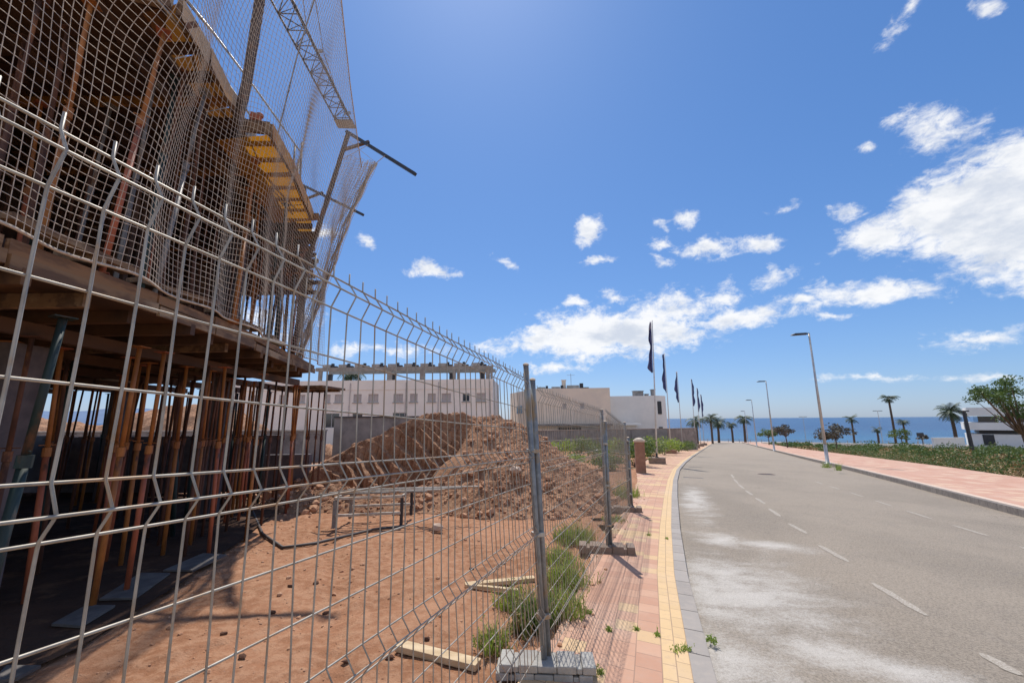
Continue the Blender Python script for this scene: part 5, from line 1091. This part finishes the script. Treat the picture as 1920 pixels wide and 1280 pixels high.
# clouds as seen in that sky: centre, half width, half height (pixels of the survey picture), tilt, density
CL = [(1765, 240, 100, 55, .12, 1.2), (1625, 276, 24, 9, .1, .8), (1855, 12, 34, 18, .1, 1.0), (1680, 52, 46, 20, .75, .55), (1715, 10, 20, 14, .6, .5),
      (1930, 395, 290, 150, .12, 1.9), (1800, 400, 150, 85, .35, 1.6), (1650, 445, 110, 40, .15, 1.0), (1590, 400, 50, 22, .1, .7), (1560, 480, 40, 20, .2, .6), (1960, 520, 120, 50, 0, 1.2),
      (1620, 548, 165, 27, .03, 1.25), (1450, 520, 50, 28, .1, .75), (1360, 560, 45, 28, .0, .9), (1260, 585, 110, 45, .1, 1.25), (1150, 625, 220, 48, .1, 1.6), (1360, 600, 170, 22, .13, 1.2), (1010, 645, 130, 26, .06, 1.1), (1180, 665, 60, 18, .12, .8), (930, 640, 90, 14, .1, .8),
      (1103, 434, 27, 22, .45, 1.1), (812, 508, 52, 17, 0, 1.15), (690, 451, 20, 18, 0, 1.0), (948, 497, 30, 11, -.45, .9), (1110, 490, 52, 10, .05, .75), (1290, 406, 32, 20, .3, .85), (1250, 412, 20, 8, 0, .6), (1312, 463, 62, 19, -.02, 1.1), (1245, 453, 34, 13, .05, .8), (1240, 490, 42, 13, -.2, .8), (1428, 462, 55, 18, .1, 1.15), (1470, 396, 36, 12, .25, .75),
      (1078, 568, 30, 12, .1, 1.0), (1155, 558, 38, 12, -.15, .75), (1125, 578, 20, 10, 0, .6), (600, 437, 50, 14, 0, .9), (640, 641, 50, 10, 0, .5), (1050, 690, 80, 12, 0, .8), (1820, 640, 150, 22, .1, .85), (1650, 705, 140, 9, .02, .7), (720, 655, 170, 14, 0, .85), (1560, 590, 60, 8, .05, .8), (1500, 560, 60, 14, .1, .9), (1860, 705, 140, 12, 0, .75), (500, 600, 120, 60, 0, .7)]
nz = t.noise(t.scale(dirv, (1, 1, 1.5)), 14, 9, .6, .25); nz2 = t.noise(t.scale(dirv, (1, 1, 1.7)), 36, 9, .7, .5)
warpx = t.m('MULTIPLY', t.m('SUBTRACT', t.noise(dirv, 9, 5, .6), .5), .05); warpy = t.m('MULTIPLY', t.m('SUBTRACT', t.noise(t.scale(dirv, (1, -1, 1)), 11, 5, .6), .5), .05)
azw = t.m('ADD', az, warpx); elw = t.m('ADD', el, warpy)
fld = None
for (u, v, hw, hh, tl, dn) in CL:
    a0, e0 = azel(u, v); a1, e1 = azel(u+hw, v); a2, e2 = azel(u, v-hh); A_ = 1.35*math.hypot(a1-a0, e1-e0); B_ = 1.4*math.hypot(a2-a0, e2-e0); th = math.atan2(e1-e0, a1-a0)+tl; ca, sa = math.cos(th), math.sin(th)
    # rotated, scaled distance
    X = t.m('MULTIPLY_ADD', azw, ca/A_, -(a0*ca+e0*sa)/A_); X = t.m('MULTIPLY_ADD', elw, sa/A_, X)
    Yy = t.m('MULTIPLY_ADD', azw, -sa/B_, (a0*sa-e0*ca)/B_); Yy = t.m('MULTIPLY_ADD', elw, ca/B_, Yy)
    d2 = t.m('MULTIPLY_ADD', X, X, t.m('MULTIPLY', Yy, Yy)); f = t.m('MULTIPLY', t.m('SUBTRACT', 1.0, t.m('SQRT', d2)), dn*.9)
    f = t.m('MAXIMUM', f, -.6)
    fld = f if fld is None else t.m('SMOOTH_MAX', fld, f, .15)
dens = t.m('ADD', fld, t.m('ADD', t.m('MULTIPLY', t.m('SUBTRACT', nz, .5), 1.9), t.m('MULTIPLY', t.m('SUBTRACT', nz2, .5), 1.25)))
cov = t.ramp(dens, .24, .95)
shade = t.ramp(t.m('ADD', t.noise(t.scale(dirv, (1, 1, 2.0)), 10, 8, .62), t.m('MULTIPLY', fld, .16)), .56, .86)
ccol = t.mix(shade, (1.0, 1.0, 1.0), (.66, .71, .80))
kk = t.new('ShaderNodeVectorMath', operation='SCALE'); t.put(kk.inputs[0], ccol); kk.inputs[3].default_value = 10.2
hs_ = t.new('ShaderNodeVectorMath', operation='MULTIPLY'); t.put(hs_.inputs[0], sky.outputs[0]); hs_.inputs[1].default_value = (.082, .112, .142)
sx_ = t.new('ShaderNodeSeparateXYZ'); t.put(sx_.inputs[0], hs_.outputs[0]); cx_ = t.new('ShaderNodeCombineXYZ')
for i_, (g_, a_) in enumerate(((.94, 7.54), (.77, 6.9), (.65, 8.42))): t.put(cx_.inputs[i_], t.m('MULTIPLY', t.m('POWER', sx_.outputs[i_], g_), a_))
behind = t.m('MULTIPLY', t.ramp(t.noise(t.scale(dirv, (1, 1, 2.2)), 3.2, 9, .6, .3), .44, .60), t.ramp(t.m('MULTIPLY', sp.outputs[1], -1), .02, .35))  # unseen clouds added behind the camera to brighten the shaded house fronts
cov = t.m('MAXIMUM', cov, behind)
fin = t.mix(t.m('MULTIPLY', cov, .93), cx_.outputs[0], kk.outputs[0])
t.put(bg.inputs['Color'], fin); bg.inputs['Strength'].default_value = .10
cam = bpy.data.cameras.new('camera'); co = bpy.data.objects.new('camera', cam); COL.objects.link(co); scene.camera = co
cam.sensor_width = 36; cam.sensor_fit = 'HORIZONTAL'; cam.lens = FPX/1920*36; cam.clip_start = .05; cam.clip_end = 90000
Mx = Matrix((cR, cU, -cF)).transposed().to_4x4(); Mx.translation = C0; co.matrix_world = Mx
scene.view_settings.view_transform = 'Standard'; scene.view_settings.look = 'None'; scene.view_settings.exposure = 0.0; scene.view_settings.gamma = 1
